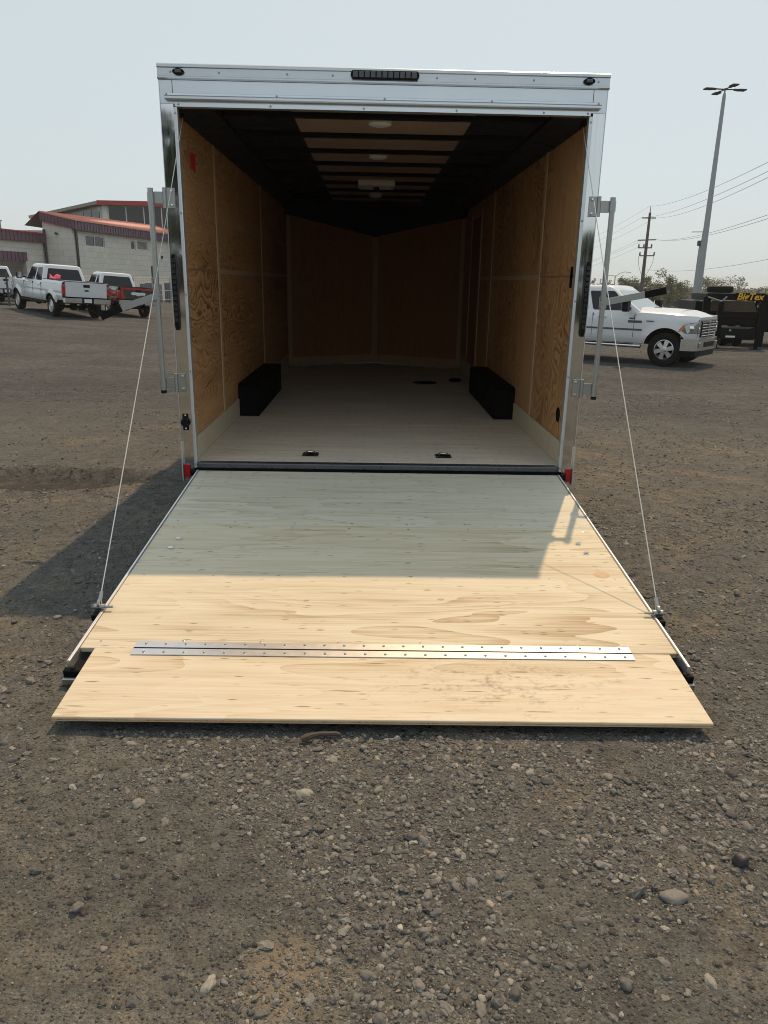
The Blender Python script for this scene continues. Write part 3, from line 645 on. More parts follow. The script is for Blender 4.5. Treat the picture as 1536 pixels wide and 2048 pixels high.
for s in (-1, 1):
    jb = obj('door_jamb', B(*sx(s, 1.2225, HW), -0.002, 0.011, 0.205, 2.449), 'stainless', T)
    obj('corner_angle', B(*sx(s, HW+0.001, HW+0.005), -0.004, 0.05, 0.21, 2.572), 'jamb_trim', T)
    jt = obj('jamb_trim', MB().prism([(s*1.2005, 0.033), (s*1.2005, -0.010), (s*1.205, -0.014), (s*1.2175, -0.014), (s*1.2215, -0.008), (s*1.2215, 0.033)], 0.29, 2.4305, 'xy'), 'jamb_trim', T)
    for z_ in (2.40, 1.86, 1.39, 0.92, 0.50, 0.315): screw(s*1.211, -0.014, z_, jt)
    # LED strip lamp, marker lamp, reflector
    tl = obj('tail_light', MB().prism([(s*1.2865, 1.20), (s*1.2865, 1.60), (s*1.281, 1.625), (s*1.264, 1.625), (s*1.2585, 1.60), (s*1.2585, 1.20), (s*1.264, 1.175), (s*1.281, 1.175)], -0.026, -0.0025, 'xz'), 'black_plastic', T)
    for k in range(12):
        z_ = 1.225+0.032*k; obj('led_cell', B(*sx(s, 1.2635, 1.2815), -0.029, -0.0262, z_, z_+0.024, ch=0.001), 'smoke_lens', tl)
    ml = MB().prism([(s*1.18+0.033*math.cos(t)*(1 if abs(math.cos(t)) > .5 else .9), 2.612+0.017*math.sin(t)) for t in np.linspace(0, 2*math.pi, 16, endpoint=False)], -0.026, -0.0122, 'xz')
    mk = obj('marker_light', ml, 'black_plastic', T)
    obj('lens', B(s*1.18-0.018, s*1.18+0.018, -0.032, -0.0263, 2.603, 2.621, ch=0.004), 'smoke_lens', mk)
    rf = obj('reflector', B(*sx(s, 1.248, 1.290), -0.016, -0.0025, 0.222, 0.312, ch=0.003), 'red_lens', T)
    obj('mud_guard_edge', B(*sx(s, 1.292, 1.298), -0.03, -0.0045, 0.20, 0.46, ch=0.001), 'jamb_trim', T)
bl = obj('brake_light', MB().prism([(0.19*sgx, 2.617+0.021*sgz) for sgx, sgz in ((-1.04, 0), (-1.0, .8), (-.97, 1), (.97, 1), (1.0, .8), (1.04, 0), (1.0, -.8), (.97, -1), (-.97, -1), (-1.0, -.8))], -0.034, -0.0125, 'xz'), 'black_plastic', T)
for k in range(11): obj('led_cell', B(-0.183+0.0335*k, -0.183+0.0335*k+0.029, -0.038, -0.0343, 2.601, 2.633, ch=0.002), 'smoke_lens', bl)
# round keyed latch on the left jamb
lt = obj('door_latch', MB().lathe([(0.0, -0.042), (0.022, -0.042), (0.027, -0.030), (0.027, -0.014), (0.031, -0.0125), (0.031, -0.0025)], 22, 'y', (-1.262, 0, 0.592)), 'black_plastic', T, 40)
for dz in (-0.043, 0.043): obj('screw', MB().lathe([(0, -0.007), (0.006, -0.006), (0.008, -0.0025)], 10, 'y', (-1.262, 0, 0.592+dz)), 'chrome', lt)
obj('back_plate', B(-1.281, -1.243, -0.006, -0.0025, 0.538, 0.646, ch=0.0015), 'black_plastic', lt)
# cam-lock bars swung open on both sides
for s in (-1, 1):
    cx = s*1.384
    bar = obj('lock_bar', MB().lathe([(0.0, 0.79), (0.0165, 0.79), (0.0165, 1.995), (0.0, 1.995)], 16, 'z', (cx, -0.022, 0)), 'galvanised', T, 40)
    obj('end_cap', MB().lathe([(0.0, 0.780), (0.0178, 0.780), (0.0178, 0.80), (0.0169, 0.80)], 16, 'z', (cx, -0.022, 0)), 'black_plastic', bar, 40)
    for z0, z1 in ((1.885, 2.000), (0.79, 0.905)):
        hg = obj('lock_hinge', B(*sx(s, 1.245, 1.297), -0.0095, -0.0025, z0, z1, ch=0.002), 'galvanised', T)
        obj('hinge_barrel', MB().cyl((s*1.304, -0.014, z0), (s*1.304, -0.014, z1), 0.011, n=12), 'galvanised', hg, 40)
        obj('hinge_leaf', B(*sx(s, 1.312, 1.366), -0.020, -0.014, (z0+z1)/2-0.034, (z0+z1)/2+0.034, ch=0.0015), 'galvanised', hg)
        obj('clamp', MB().lathe([(0.0168, (z0+z1)/2-0.03), (0.0205, (z0+z1)/2-0.03), (0.0205, (z0+z1)/2+0.03), (0.0168, (z0+z1)/2+0.03)], 16, 'z', (cx, -0.022, 0)), 'galvanised', hg, 40)
        for zz in (z0+0.018, z1-0.018): obj('bolt', MB().lathe([(0, -0.019), (0.006, -0.0185), (0.0095, -0.014), (0.0095, -0.0096)], 8, 'y', (s*1.263, 0, zz)), 'chrome', hg)
    # hinged handle
    if s < 0: p = [(-1.366, -0.045, 1.385), (-1.60, -0.055, 1.305), (-1.728, -0.06, 1.249)]
    else: p = [(1.372, -0.045, 1.386), (1.63, -0.055, 1.437), (1.757, -0.06, 1.466)]
    def strap(a, b, hh, tt):
        a = Vector(a); b = Vector(b); d = (b-a).normalized(); n_ = Vector((0, -1, 0)); n_ = (n_-d*n_.dot(d)).normalized(); u = d.cross(n_)
        vs_ = [q_+n_*tt*k+u*hh*j for q_ in (a, b) for k in (-1, 1) for j in (-1, 1)]
        return MB().add(vs_, [(0, 1, 3, 2), (4, 6, 7, 5), (0, 4, 5, 1), (2, 3, 7, 6), (0, 2, 6, 4), (1, 5, 7, 3)])
    hn = obj('lock_handle', strap(p[0], p[1], 0.020, 0.006), 'galvanised', T)
    obj('grip', strap(p[1], p[2], 0.021, 0.0085), 'black_plastic', hn)
    obj('handle_clevis', MB().lathe([(0.0168, 1.35), (0.023, 1.35), (0.023, 1.42), (0.0168, 1.42)], 16, 'z', (cx, -0.022, 0)), 'galvanised', hn, 40)
    obj('pivot_pin', MB().cyl((p[0][0], -0.062, p[0][2]), (p[0][0], -0.02, p[0][2]), 0.008, n=10), 'galvanised', hn)

# ramp door
AL = math.atan2(0.1905, 2.181)
ROT = Euler((AL, 0, R(-0.35)))
LR = 2.19
HL = 0.279
rd = obj('ramp_door', B(-1.17, 1.17, -LR+0.10, -0.052, -0.060, -0.0205), 'black_steel', T, loc=(0, 0, HL), rot=ROT)
obj('plywood_sheet', B(-1.186, 1.186, -0.936, -0.040, -0.020, 0.0, ch=0.0015), 'ply_ramp_far', rd)
obj('plywood_sheet', B(-1.186, 1.186, -LR, -0.9385, -0.020, 0.0, ch=0.0015), 'ply_ramp', rd)
for s in (-1, 1):
    obj('edge_trim', MB().prism([(s*1.187, -0.085), (s*1.187, 0.004), (s*1.190, 0.0060), (s*1.197, 0.0060), (s*1.200, 0.003), (s*1.200, -0.085)], -2.29, -0.045, 'xz'), 'edge_alu', rd)
    eb = obj('end_bracket', B(*sx(s, 1.06, 1.1865), -2.291, -2.225, -0.085, -0.035), 'black_steel', rd)
    obj('end_plate', B(*sx(s, 1.05, 1.209), -2.318, -2.292, -0.070, -0.022, ch=0.004), 'black_steel', eb)
    obj('end_bar', B(*sx(s, 1.05, 1.211), -2.334, -2.3185, -0.080, -0.048, ch=0.004), 'galvanised', eb)
    obj('bolt', MB().lathe([(0.0, 0.0), (0.008, -0.002), (0.011, -0.010)], 10, 'z', (s*1.175, -2.305, -0.013)), 'black_steel', eb)
    # cable anchor
    ay = -1.895
    an = obj('cable_anchor', B(*sx(s, 1.197, 1.232), ay-0.045, ay+0.03, -0.03, 0.0, ch=0.004), 'black_steel', rd)
    obj('bolt', MB().cyl((s*1.185, ay, 0.018), (s*1.228, ay, 0.018), 0.013, n=10), 'galvanised', an, 40)
    obj('nut', MB().cyl((s*1.150, ay, 0.018), (s*1.188, ay, 0.018), 0.0055, n=8), 'galvanised', an)
    for (hx, hy) in ((1.05, -1.145), (1.062, -1.262)):
        hk = obj('eye_bolt', MB().tube([(s*hx+0.012*math.cos(t), hy+0.007*math.sin(t), 0.008) for t in np.linspace(0, 5.6, 12)], 0.003, 6), 'chrome', rd)
    obj('hinge_block', MB().cyl((s*1.19, -0.02, -0.02), (s*1.245, -0.02, -0.02), 0.022, n=12), 'black_steel', rd)
obj('veneer_patch', MB().prism([(1.075+0.036*math.cos(t)+0.004*math.cos(3*t), -1.50+0.036*math.sin(t)) for t in np.linspace(0, 6.283, 14, endpoint=False)], 0.0002, 0.0008, 'xy'), 'ply_trim', rd)
# screws holding the ramp plywood
for yy in (-0.06, -0.90, -0.975, -1.55, -2.14):
    for i in range(8):
        x_ = -1.12+i*0.32+rnd.uniform(-0.012, 0.012)
        obj('screw', MB().lathe([(0.0, 0.0012), (0.003, 0.0013), (0.0055, 0.0006), (0.0058, 0.0001)], 8, 'z', (x_, yy+rnd.uniform(-0.008, 0.008), 0)), 'screw_steel', rd)
# flap
fs_ = obj('ramp_flap', B(-1.1405, 1.1385, -0.433, -0.004, -0.019, 0.0, ch=0.0022), 'ply_flap', T, loc=(0, -2.1815, 0.0900), rot=(R(5.55), 0, R(-0.55)))
obj('veneer_edge', B(-1.139, 1.137, -0.4345, -0.4326, -0.0115, -0.0075), 'ply_wall', fs_)
HNG = obj('piano_hinge', MB().box(-0.985, 0.985, -0.004, 0.038, 0.0016, 0.0046).box(-0.985, 0.985, -0.054, -0.013, 0.0016, 0.0046), 'hinge_alu', fs_)
obj('hinge_pin', MB().cyl((-0.985, -0.0085, 0.0015), (0.985, -0.0085, 0.0015), 0.0045, n=10), 'black_steel', HNG)
BOLT = MB().lathe([(0.0, 0.0052), (0.003, 0.0045), (0.0048, 0.003), (0.0054, 0.0)], 12, 'z').mesh('bolt'); BOLT.materials.append(MATS['galvanised']); smooth_by(BOLT, 40)
for i in range(25):
    for y_, dx in ((0.022, 0.0), (-0.037, 0.006)):
        link('bolt', BOLT, HNG, (-0.945+i*0.0787+dx, y_, 0.0046))
# cables
for s in (-1, 1):
    top = Vector((s*1.193, 0.10, 2.405)); bot = (Matrix.Translation((0, 0, HL)) @ ROT.to_matrix().to_4x4()) @ Vector((s*1.208, -1.89, 0.03))
    mid = (top+bot)/2+Vector((0, 0, -0.012))
    pts = [top.lerp(bot, t)*(1)+Vector((0, 0, -0.02*4*t*(1-t))) for t in np.linspace(0, 1, 14)]
    cb = obj('lift_cable', MB().tube(pts, 0.0026, 6), 'cable_steel', T, 60)
    e = (pts[-1]-pts[-2]).normalized()
    obj('cable_ferrule', MB().cyl(bot-e*0.055, bot-e*0.012, 0.0075, 0.0085, n=10), 'galvanised', cb, 40)
    obj('cable_eye', MB().lathe([(0.010, -0.005), (0.019, -0.005), (0.019, 0.005), (0.010, 0.005)], 16, 'x', bot), 'galvanised', cb, 40)
    obj('top_eye', MB().lathe([(0.0, -0.012), (0.016, -0.010), (0.016, 0.002), (0, 0.006)], 12, 'x', top), 'black_steel', cb, 40)

# ------------------------------------------------------------------ pickups
def wheel_part(root, x, y, r=0.41, wd=0.285, spokes=6, rim_r=0.245, mat_='rim_alloy'):
    s = 1 if y > 0 else -1
    t = MB().lathe([(rim_r, -wd/2+0.02), (r*0.80, -wd/2), (r*0.95, -wd/2+0.02), (r, -wd/2+0.06), (r, wd/2-0.06), (r*0.95, wd/2-0.02), (r*0.80, wd/2), (rim_r, wd/2-0.02)], 32, 'y', (x, y, r))
    to = obj('wheel', t, 'rubber', root, 30)
    rim = MB().lathe([(rim_r+0.004, s*(wd/2-0.02)), (rim_r-0.012, s*(wd/2-0.012)), (rim_r-0.03, s*(wd/2-0.05)), (rim_r-0.035, -s*0.08)], 32, 'y', (x, y, r))
    rim.lathe([(0.0, s*(wd/2-0.01)), (0.05, s*(wd/2-0.012)), (0.085, s*(wd/2-0.04)), (0.09, s*0.02)], 20, 'y', (x, y, r))
    for k in range(spokes):
        a = 2*math.pi*(k+0.25)/spokes; d = Vector((math.cos(a), 0, math.sin(a))); u = Vector((-math.sin(a), 0, math.cos(a)))
        c = Vector((x, y, r)); vs_ = []
        for rr, hw_, oy in ((0.06, 0.042, wd/2-0.028), (rim_r-0.02, 0.058, wd/2-0.035)):
            for q_ in (-1, 1):
                for yy in (oy, oy-0.05): vs_.append(c+d*rr+u*hw_*q_+Vector((0, s*yy, 0)))
        rim.add(vs_, [(0, 1, 3, 2), (4, 6, 7, 5), (0, 4, 5, 1), (2, 3, 7, 6), (0, 2, 6, 4), (1, 5, 7, 3)])
    obj('rim', rim, mat_, to, 35)
    obj('brake_disc', MB().lathe([(0, s*0.03), (rim_r-0.036, s*0.03)], 20, 'y', (x, y, r)), 'black_steel', to)

def pickup(name, label, loc, yaw_, P):
    """x forward, y left, z up; origin on the ground under the rear axle"""
    root = tag(link(name, None), label, 'pickup truck')
    WB, hw, r = P['wb'], P['hw'], P['r']
    xr, xf = -P['ro'], WB+P['fo']
    zs, zb, zc, zh = P['sill'], P['bed'], P['belt'], P['hood']
    cab0, cab1 = P['cab']
    paint = P.get('paint', 'paint_white'); bedpaint = P.get('bedpaint', paint)
    ar = r+P.get('arch', 0.095)
    def shoulder(x):
        if x < cab0-0.02: return zb
        if x < cab1: return zc
        t = (x-cab1)/(xf-cab1); return zc+(zh-zc)*t-0.02*t*t
    def half(x):
        t = max(0, (x-(xf-0.75))/0.75); b = max(0, (xr+0.25-x)/0.25)
        return hw*(1-0.055*t-0.12*t**4-0.015*b)
    def flare(x, z):
        f = 0
        for ax in (0, WB):
            d = math.hypot(x-ax, z-r); f = max(f, math.exp(-((d-ar-0.02)/0.09)**2))
        return P['flare']*f
    nx = int((xf-xr)/0.05); xs = [xr+(xf-xr)*i/nx for i in range(nx+1)]
    for X_ in (cab0-0.025, cab0, cab1):
        k = min(range(len(xs)), key=lambda i: abs(xs[i]-X_)); xs[k] = X_
    nz = 16
    def sidegrid(x_lo, x_hi):
        mb = MB(); use = [x for x in xs if x_lo-1e-6 <= x <= x_hi+1e-6]
        for s in (-1, 1):
            keep = {}; vs_ = []; fs = []
            for i, x in enumerate(use):
                zt = shoulder(x); zlo = zs+(0.10 if x > xf-0.35 else 0)+(0.12 if x < -0.6 else 0)
                for j in range(nz+1):
                    t = j/nz; z = zlo+(zt-zlo)*t; xx = x
                    for ax in (0, WB):
                        d = math.hypot(xx-ax, z-r)
                        if ar-0.05 < d < ar+0.033 and z > zs-0.05:
                            k = ar/d; xx = ax+(xx-ax)*k; z = r+(z-r)*k
                    bulge = -0.055*max(0, (t-0.78)/0.22)**2 - 0.05*max(0, (0.22-t)/0.22)**1.5 + 0.012*math.sin(t*math.pi) - 0.012*math.exp(-((z-P['crease'])/0.03)**2)
                    vs_.append((xx, s*(half(xx)+bulge+flare(xx, z)), z))
            n1 = nz+1
            for i in range(len(use)-1):
                for j in range(nz):
                    q_ = (i*n1+j, (i+1)*n1+j, (i+1)*n1+j+1, i*n1+j+1)
                    inside = all(min(math.hypot(vs_[k][0]-ax, vs_[k][2]-r) for ax in (0, WB)) < ar+0.002 for k in q_)
                    if not inside: fs.append(q_)
            mb.add(vs_, fs)
        return mb
    bd = sidegrid(cab0, xf)
    # hood and cowl
    hx = [x for x in xs if x >= cab1-1e-6]
    prof = [(-1, 0), (-0.93, 0.030), (-0.80, 0.055), (-0.62, 0.085), (-0.40, 0.10), (0, 0.105), (0.40, 0.10), (0.62, 0.085), (0.80, 0.055), (0.93, 0.030), (1, 0)]
    vs_ = []
    for x in hx:
        t = (x-cab1)/(xf-cab1); drop = max(0, (t-0.62)/0.38)**2.2
        for a, h in prof: vs_.append((x, a*(half(x)-0.055), shoulder(x)+h*P['hoodh']*(1-0.55*drop)-0.10*drop*(1-0.3*abs(a))))
    m = len(prof)
    bd.add(vs_, [(i*m+j, i*m+j+1, (i+1)*m+j+1, (i+1)*m+j) for i in range(len(hx)-1) for j in range(m-1)])
    # front closing face
    fz0 = zs+0.10
    bd.add([(xf, -half(xf)+0.02, fz0), (xf, half(xf)-0.02, fz0), (xf, half(xf)-0.055, shoulder(xf)-0.08), (xf, -half(xf)+0.055, shoulder(xf)-0.08)], [(0, 1, 2, 3)])
    bd.add([(xf+0.001, -half(xf)+0.055, shoulder(xf)-0.08), (xf+0.001, half(xf)-0.055, shoulder(xf)-0.08), (xf+0.001, half(xf)-0.055, shoulder(xf)-0.02), (xf+0.001, -half(xf)+0.055, shoulder(xf)-0.02)], [(0, 1, 2, 3)])
    # cab back wall and belt cap
    bd.box(cab0, cab0+0.02, -hw+0.06, hw-0.06, zs+0.1, zc)
    bd.add([(cab0, -hw+0.055, zc), (cab1, -hw+0.055, zc), (cab1, hw-0.055, zc), (cab0, hw-0.055, zc)], [(0, 1, 2, 3)])
    # greenhouse
    zr = P['roof']; w0, w1 = hw-0.065, hw-P['tumble']
    L0 = (cab0+0.005, cab1+P['ws0'], w0, zc-0.01); L1 = (cab0+P['rake'], cab1-P['ws1'], w1, zr-0.085)
    rings = []
    def ring(x0, x1, w_, z, rad):
        pts = []
        for cxx, cyy, a0 in ((x1-rad, w_-rad, 0), (x0+rad, w_-rad, 90), (x0+rad, -w_+rad, 180), (x1-rad, -w_+rad, 270)):
            for k in range(5):
                a = R(a0+k*22.5); pts.append((cxx+rad*math.cos(a), cyy+rad*math.sin(a), z))
        return pts
    lv = [L0+(0.05,), L1+(0.10,), (L1[0]+0.02, L1[1]-0.06, w1-0.025, zr-0.035, 0.12), (L1[0]+0.08, L1[1]-0.18, w1-0.09, zr-0.005, 0.14), (L1[0]+0.35, L1[1]-0.5, w1-0.35, zr+0.008, 0.16)]
    for (a, b, c_, z, rad) in lv: rings.append(ring(a, b, c_, z, rad))
    gv = [p for rr in rings for p in rr]; n_ = 20
    bd.add(gv, [(i*n_+k, i*n_+(k+1) % n_, (i+1)*n_+(k+1) % n_, (i+1)*n_+k) for i in range(len(lv)-1) for k in range(n_)]+[tuple(range((len(lv)-1)*n_, len(lv)*n_))])
    body = obj('body', bd, paint, root, 38)
    obj('wheel_liner', MB().box(xr+0.35, xf-0.25, -hw+0.20, hw-0.20, zs-0.02, zs+0.42).box(-0.62, 0.62, -hw+0.12, hw-0.12, zs+0.3, min(zb-0.3, 1.1)).box(WB-0.58, WB+0.55, -hw+0.12, hw-0.12, zs+0.3, 1.0), 'black_box', root)
    # windows lie on the flat flanks of the greenhouse
    def fl(s, u, t, off=0.006):
        x0 = L0[0]+(L1[0]-L0[0])*t; x1 = L0[1]+(L1[1]-L0[1])*t; wv = L0[2]+(L1[2]-L0[2])*t
        return (x0+(x1-x0)*u, s*(wv+off), L0[3]+(L1[3]-L0[3])*t)
    def roundpoly(pts, k=0.16):
        out = []
        for i, p in enumerate(pts):
            a, b = Vector(pts[i-1]), Vector(pts[(i+1) % len(pts)]); p = Vector(p)
            for t in (k, k*0.4): out.append(p.lerp(a, t*min(1, 0.16/max((a-p).length, 1e-3))*3))
            for t in (k*0.4, k): out.append(p.lerp(b, t*min(1, 0.16/max((b-p).length, 1e-3))*3))
        return out
    def pane(nm, pts, m_, parent):
        pts = roundpoly(pts); c = sum(pts, Vector())/len(pts)
        return obj(nm, MB().add([tuple(p) for p in pts], [tuple(range(len(pts)))]), m_, parent)
    for s in (-1, 1):
        for (ua, ub, va, vb) in P['win']:
            pane('window', [fl(s, ua, 0.07), fl(s, ub, 0.07), fl(s, vb, 0.90), fl(s, va, 0.90)], 'car_glass', body)
    def endp(u, t, front, off=0.006):
        x = (L0[1]+(L1[1]-L0[1])*t+off) if front else (L0[0]+(L1[0]-L0[0])*t-off)
        wv = L0[2]+(L1[2]-L0[2])*t; return (x, wv*u, L0[3]+(L1[3]-L0[3])*t)
    pane('rear_window', [endp(-0.84, 0.14, False), endp(0.84, 0.14, False), endp(0.80, 0.88, False), endp(-0.80, 0.88, False)], 'car_glass', body)
    pane('windshield', [endp(-0.90, 0.04, True), endp(0.90, 0.04, True), endp(0.86, 0.93, True), endp(-0.86, 0.93, True)], 'windshield', body)
    # bed
    bm_ = sidegrid(xr, cab0-0.025)
    for s in (-1, 1):
        bm_.box(xr+0.01, cab0-0.03, *sorted((s*(hw-0.06), s*(hw-0.15))), zb-0.03, zb+0.002)
        bm_.box(xr+0.05, cab0-0.03, *sorted((s*(hw-0.15), s*(hw-0.17))), zs+0.3, zb)
    bm_.box(xr+0.05, cab0-0.03, -hw+0.15, hw-0.15, zs+0.28, zs+0.32); bm_.box(cab0-0.06, cab0-0.028, -hw+0.08, hw-0.08, zs+0.2, zb-0.002)
    bed = obj('bed', bm_, bedpaint, root, 38)
    for s in (-1, 1):
        obj('bed_rail_cap', B(xr+0.02, cab0-0.04, *sorted((s*(hw-0.045), s*(hw-0.155))), zb+0.003, zb+0.02, ch=0.005), 'black_plastic', bed)
    tg = obj('tailgate', B(xr-0.045, xr+0.005, -hw+0.14, hw-0.14, zs+0.20, zb-0.005, ch=0.012), P.get('gatepaint', bedpaint), root)
    obj('gate_cap', B(xr-0.05, xr+0.012, -hw+0.13, hw-0.13, zb-0.004, zb+0.014, ch=0.005), 'black_plastic', tg)
    obj('tailgate_handle', B(xr-0.056, xr-0.046, -0.13, 0.13, zb-0.20, zb-0.09, ch=0.004), 'black_plastic', tg)
    obj('emblem', MB().prism([(0.10*math.cos(t), zb-0.32+0.035*math.sin(t)) for t in np.linspace(0, 6.283, 18, endpoint=False)], xr-0.052, xr-0.0455, 'yz'), P.get('emblem', 'paint_charcoal'), tg)
    for s in (-1, 1):
        tl = obj('tail_light', B(xr-0.035, xr+0.06, *sorted((s*(hw-0.13), s*(hw+0.004))), zb-0.50, zb-0.13, ch=0.012), 'red_lens', root)
        obj('reverse_lamp', B(xr-0.039, xr-0.0355, *sorted((s*(hw-0.115), s*(hw-0.015))), zb-0.22, zb-0.16), 'clear_lens', tl)
    # rear bumper
    bz = P['rbz']
    rb = obj('rear_bumper', B(xr-0.16, xr-0.02, -hw+0.03, hw-0.03, bz, bz+0.24, ch=0.03), P.get('bumper', 'bumper_chrome'), root)
    obj('step_pad', B(xr-0.165, xr-0.03, -hw+0.02, hw-0.02, bz+0.2405, bz+0.258), 'black_plastic', rb)
    obj('number_recess', B(xr-0.166, xr-0.161, -0.24, 0.24, bz+0.005, bz+0.225), 'black_plastic', rb)
    obj('number_plate', B(xr-0.171, xr-0.167, -0.155, 0.155, bz+0.05, bz+0.20), 'plate_white', rb)
    obj('tow_hitch', B(xr-0.17, xr+0.2, -0.05, 0.05, bz-0.13, bz-0.03, ch=0.006), 'black_steel', rb)
    # front end
    zf = shoulder(xf)
    gr = obj('grille', B(xf-0.01, xf+0.03, -0.60, 0.60, zf-0.50, zf-0.10, ch=0.02), 'black_plastic', root)
    for k in range(6): obj('grille_bar', B(xf+0.03, xf+0.048, -0.57, 0.57, zf-0.48+k*0.066, zf-0.48+k*0.066+0.026, ch=0.006), 'chrome', gr)
    obj('grille_bar', B(xf+0.031, xf+0.055, -0.055, 0.055, zf-0.49, zf-0.11, ch=0.006), 'chrome', gr)
    obj('grille_surround', MB().box(xf+0.0305, xf+0.05, -0.63, 0.63, zf-0.105, zf-0.07).box(xf+0.0305, xf+0.05, -0.63, 0.63, zf-0.53, zf-0.495), 'chrome', gr)
    for s in (-1, 1):
        w_ = half(xf-0.15)
        sp_ = [(xf-0.46, zf-0.385), (xf-0.30, zf-0.20), (xf-0.14, zf-0.15), (xf+0.004, zf-0.13), (xf+0.004, zf-0.40), (xf-0.2, zf-0.41)]
        o_ = lambda x: s*(half(x)+0.030)
        hm = MB(); ns = len(sp_)
        hm.add([(x, o_(x), z) for x, z in sp_]+[(x, o_(x)-s*0.16, z) for x, z in sp_], [tuple(range(ns)), tuple(range(2*ns-1, ns-1, -1))]+[(i, (i+1) % ns, ns+(i+1) % ns, ns+i) for i in range(ns)])
        hm.box(xf-0.1, xf+0.02, *sorted((s*0.63, s*(half(xf)+0.02))), zf-0.40, zf-0.14, ch=0.01)
        hl = obj('headlight', hm, 'clear_lens', root)
        tp = [(xf-0.43, zf-0.37), (xf-0.30, zf-0.215), (xf-0.25, zf-0.195), (xf-0.335, zf-0.35)]
        obj('turn_signal', MB().add([(x, o_(x)+s*0.006, z) for x, z in tp]+[(x, o_(x)-s*0.01, z) for x, z in tp], [(0, 1, 2, 3), (7, 6, 5, 4), (0, 4, 5, 1), (1, 5, 6, 2), (2, 6, 7, 3), (3, 7, 4, 0)]), 'amber_lens', hl)
        obj('lamp_bowl', MB().lathe([(0.0, 0.004), (0.045, 0.010), (0.065, 0.02)], 14, 'y', (xf-0.12, o_(xf-0.12) if s > 0 else o_(xf-0.12)-0.024, zf-0.28)), 'chrome', hl)
        obj('lamp_bowl', MB().lathe([(0.075, 0.0), (0.05, 0.012), (0.0, 0.03)], 16, 'x', (xf+0.006, s*0.74, zf-0.29)), 'chrome', hl)
    fb = MB(); bp = [(xf+0.085, -0.5), (xf+0.085, 0.5), (xf+0.05, hw-0.14), (xf-0.05, hw-0.01), (xf-0.32, hw+0.01), (xf-0.32, hw-0.10), (xf-0.05, hw-0.2), (xf-0.05, -hw+0.2), (xf-0.32, -hw+0.10), (xf-0.32, -hw-0.01), (xf-0.05, -hw+0.01), (xf+0.05, -hw+0.14)]
    fbp = obj('front_bumper', fb.prism(bp, zf-0.82, zf-0.54, 'xy'), 'bumper_chrome', root)
    obj('air_dam', MB().prism([(x*1.0-0.04, y*0.96) for x, y in bp], zf-0.97, zf-0.825, 'xy'), 'black_plastic', fbp)
    obj('bumper_intake', B(xf+0.086, xf+0.097, -0.42, 0.42, zf-0.74, zf-0.62, ch=0.004), 'black_plastic', fbp)
    for s in (-1, 1): obj('fog_light', MB().box(xf+0.02, xf+0.080, *sorted((s*0.60, s*0.80)), zf-0.74, zf-0.62, ch=0.01), 'clear_lens', fbp)
    # mirrors, handles, steps
    for s in (-1, 1):
        mx = cab1-0.10+P['mir']
        mr = obj('mirror', B(mx-0.07, mx+0.09, *sorted((s*(hw+0.10), s*(hw+0.34))), zc+0.01, zc+0.30, ch=0.035), 'black_plastic', root)
        obj('mirror_arm', B(mx-0.03, mx+0.05, *sorted((s*(hw-0.06), s*(hw+0.11))), zc+0.05, zc+0.12, ch=0.008), 'black_plastic', mr)
        obj('mirror_glass', B(mx-0.076, mx-0.0715, *sorted((s*(hw+0.125), s*(hw+0.315))), zc+0.05, zc+0.26), 'chrome', mr)
        for hx_ in P['handles']:
            obj('door_handle', B(hx_-0.11, hx_+0.11, *sorted((s*(hw+0.004), s*(hw+0.035))), zc-0.155, zc-0.115, ch=0.008), P.get('handle_mat', paint), body)
        for gx in P['gaps']:
            obj('door_gap', B(gx-0.004, gx+0.004, *sorted((s*(hw-0.05), s*(hw+0.0145))), zs+0.14, zc-0.05), 'black_box', body)
        st = obj('running_board', MB().cyl((0.62, s*(hw-0.01), zs-0.075), (WB-0.60, s*(hw-0.01), zs-0.075), 0.045, n=12), P.get('step', 'bumper_chrome'), root, 40)
        obj('step_pad', B(0.9, WB-0.8, *sorted((s*(hw-0.05), s*(hw+0.03))), zs-0.031, zs-0.022), 'black_plastic', st)
        if P.get('mould'):
            obj('door_moulding', B(0.72, WB-0.60, *sorted((s*(hw+0.004), s*(hw+0.022))), P['mould'], P['mould']+0.045, ch=0.005), 'sill_metal', body)
            obj('door_badge', B(WB-0.98, WB-0.62, *sorted((s*(hw+0.002), s*(hw+0.018))), P['mould']+0.19, P['mould']+0.25), 'sill_metal', body)
            obj('door_badge', B(WB-0.95, WB-0.80, *sorted((s*(hw+0.002), s*(hw+0.018))), P['mould']+0.275, P['mould']+0.315), 'sill_metal', body)
            obj('fender_badge', B(WB-0.50, WB-0.32, *sorted((s*(half(WB-0.4)+0.005), s*(half(WB-0.4)+0.022))), P['mould']+0.235, P['mould']+0.26), 'sill_metal', body)
    for x_ in (0, WB):
        for s in (-1, 1): wheel_part(root, x_, s*(hw-0.155+P.get('poke', 0)), r, 0.285, P['spokes'], P['rim'])
        obj('axle', MB().cyl((x_, -hw+0.2, r), (x_, hw-0.2, r), 0.06, n=10).lathe([(0, -0.16), (0.12, -0.12), (0.16, 0), (0.12, 0.12), (0, 0.16)], 12, 'y', (x_, 0.05, r)), 'black_steel', root)
    # stand it on the sloping yard
    f2 = Vector((math.cos(yaw_), math.sin(yaw_), 0)); l2 = Vector((-f2.y, f2.x, 0))
    o2 = Vector((loc[0], loc[1], 0))
    gz = lambda p: float(G(p.x, p.y))
    pr = (gz(o2+l2*0.85)+gz(o2-l2*0.85))/2; pf = (gz(o2+f2*WB+l2*.85)+gz(o2+f2*WB-l2*.85))/2
    lf = (gz(o2+l2*0.85)+gz(o2+f2*WB+l2*.85))/2; rt_ = (gz(o2-l2*0.85)+gz(o2+f2*WB-l2*.85))/2
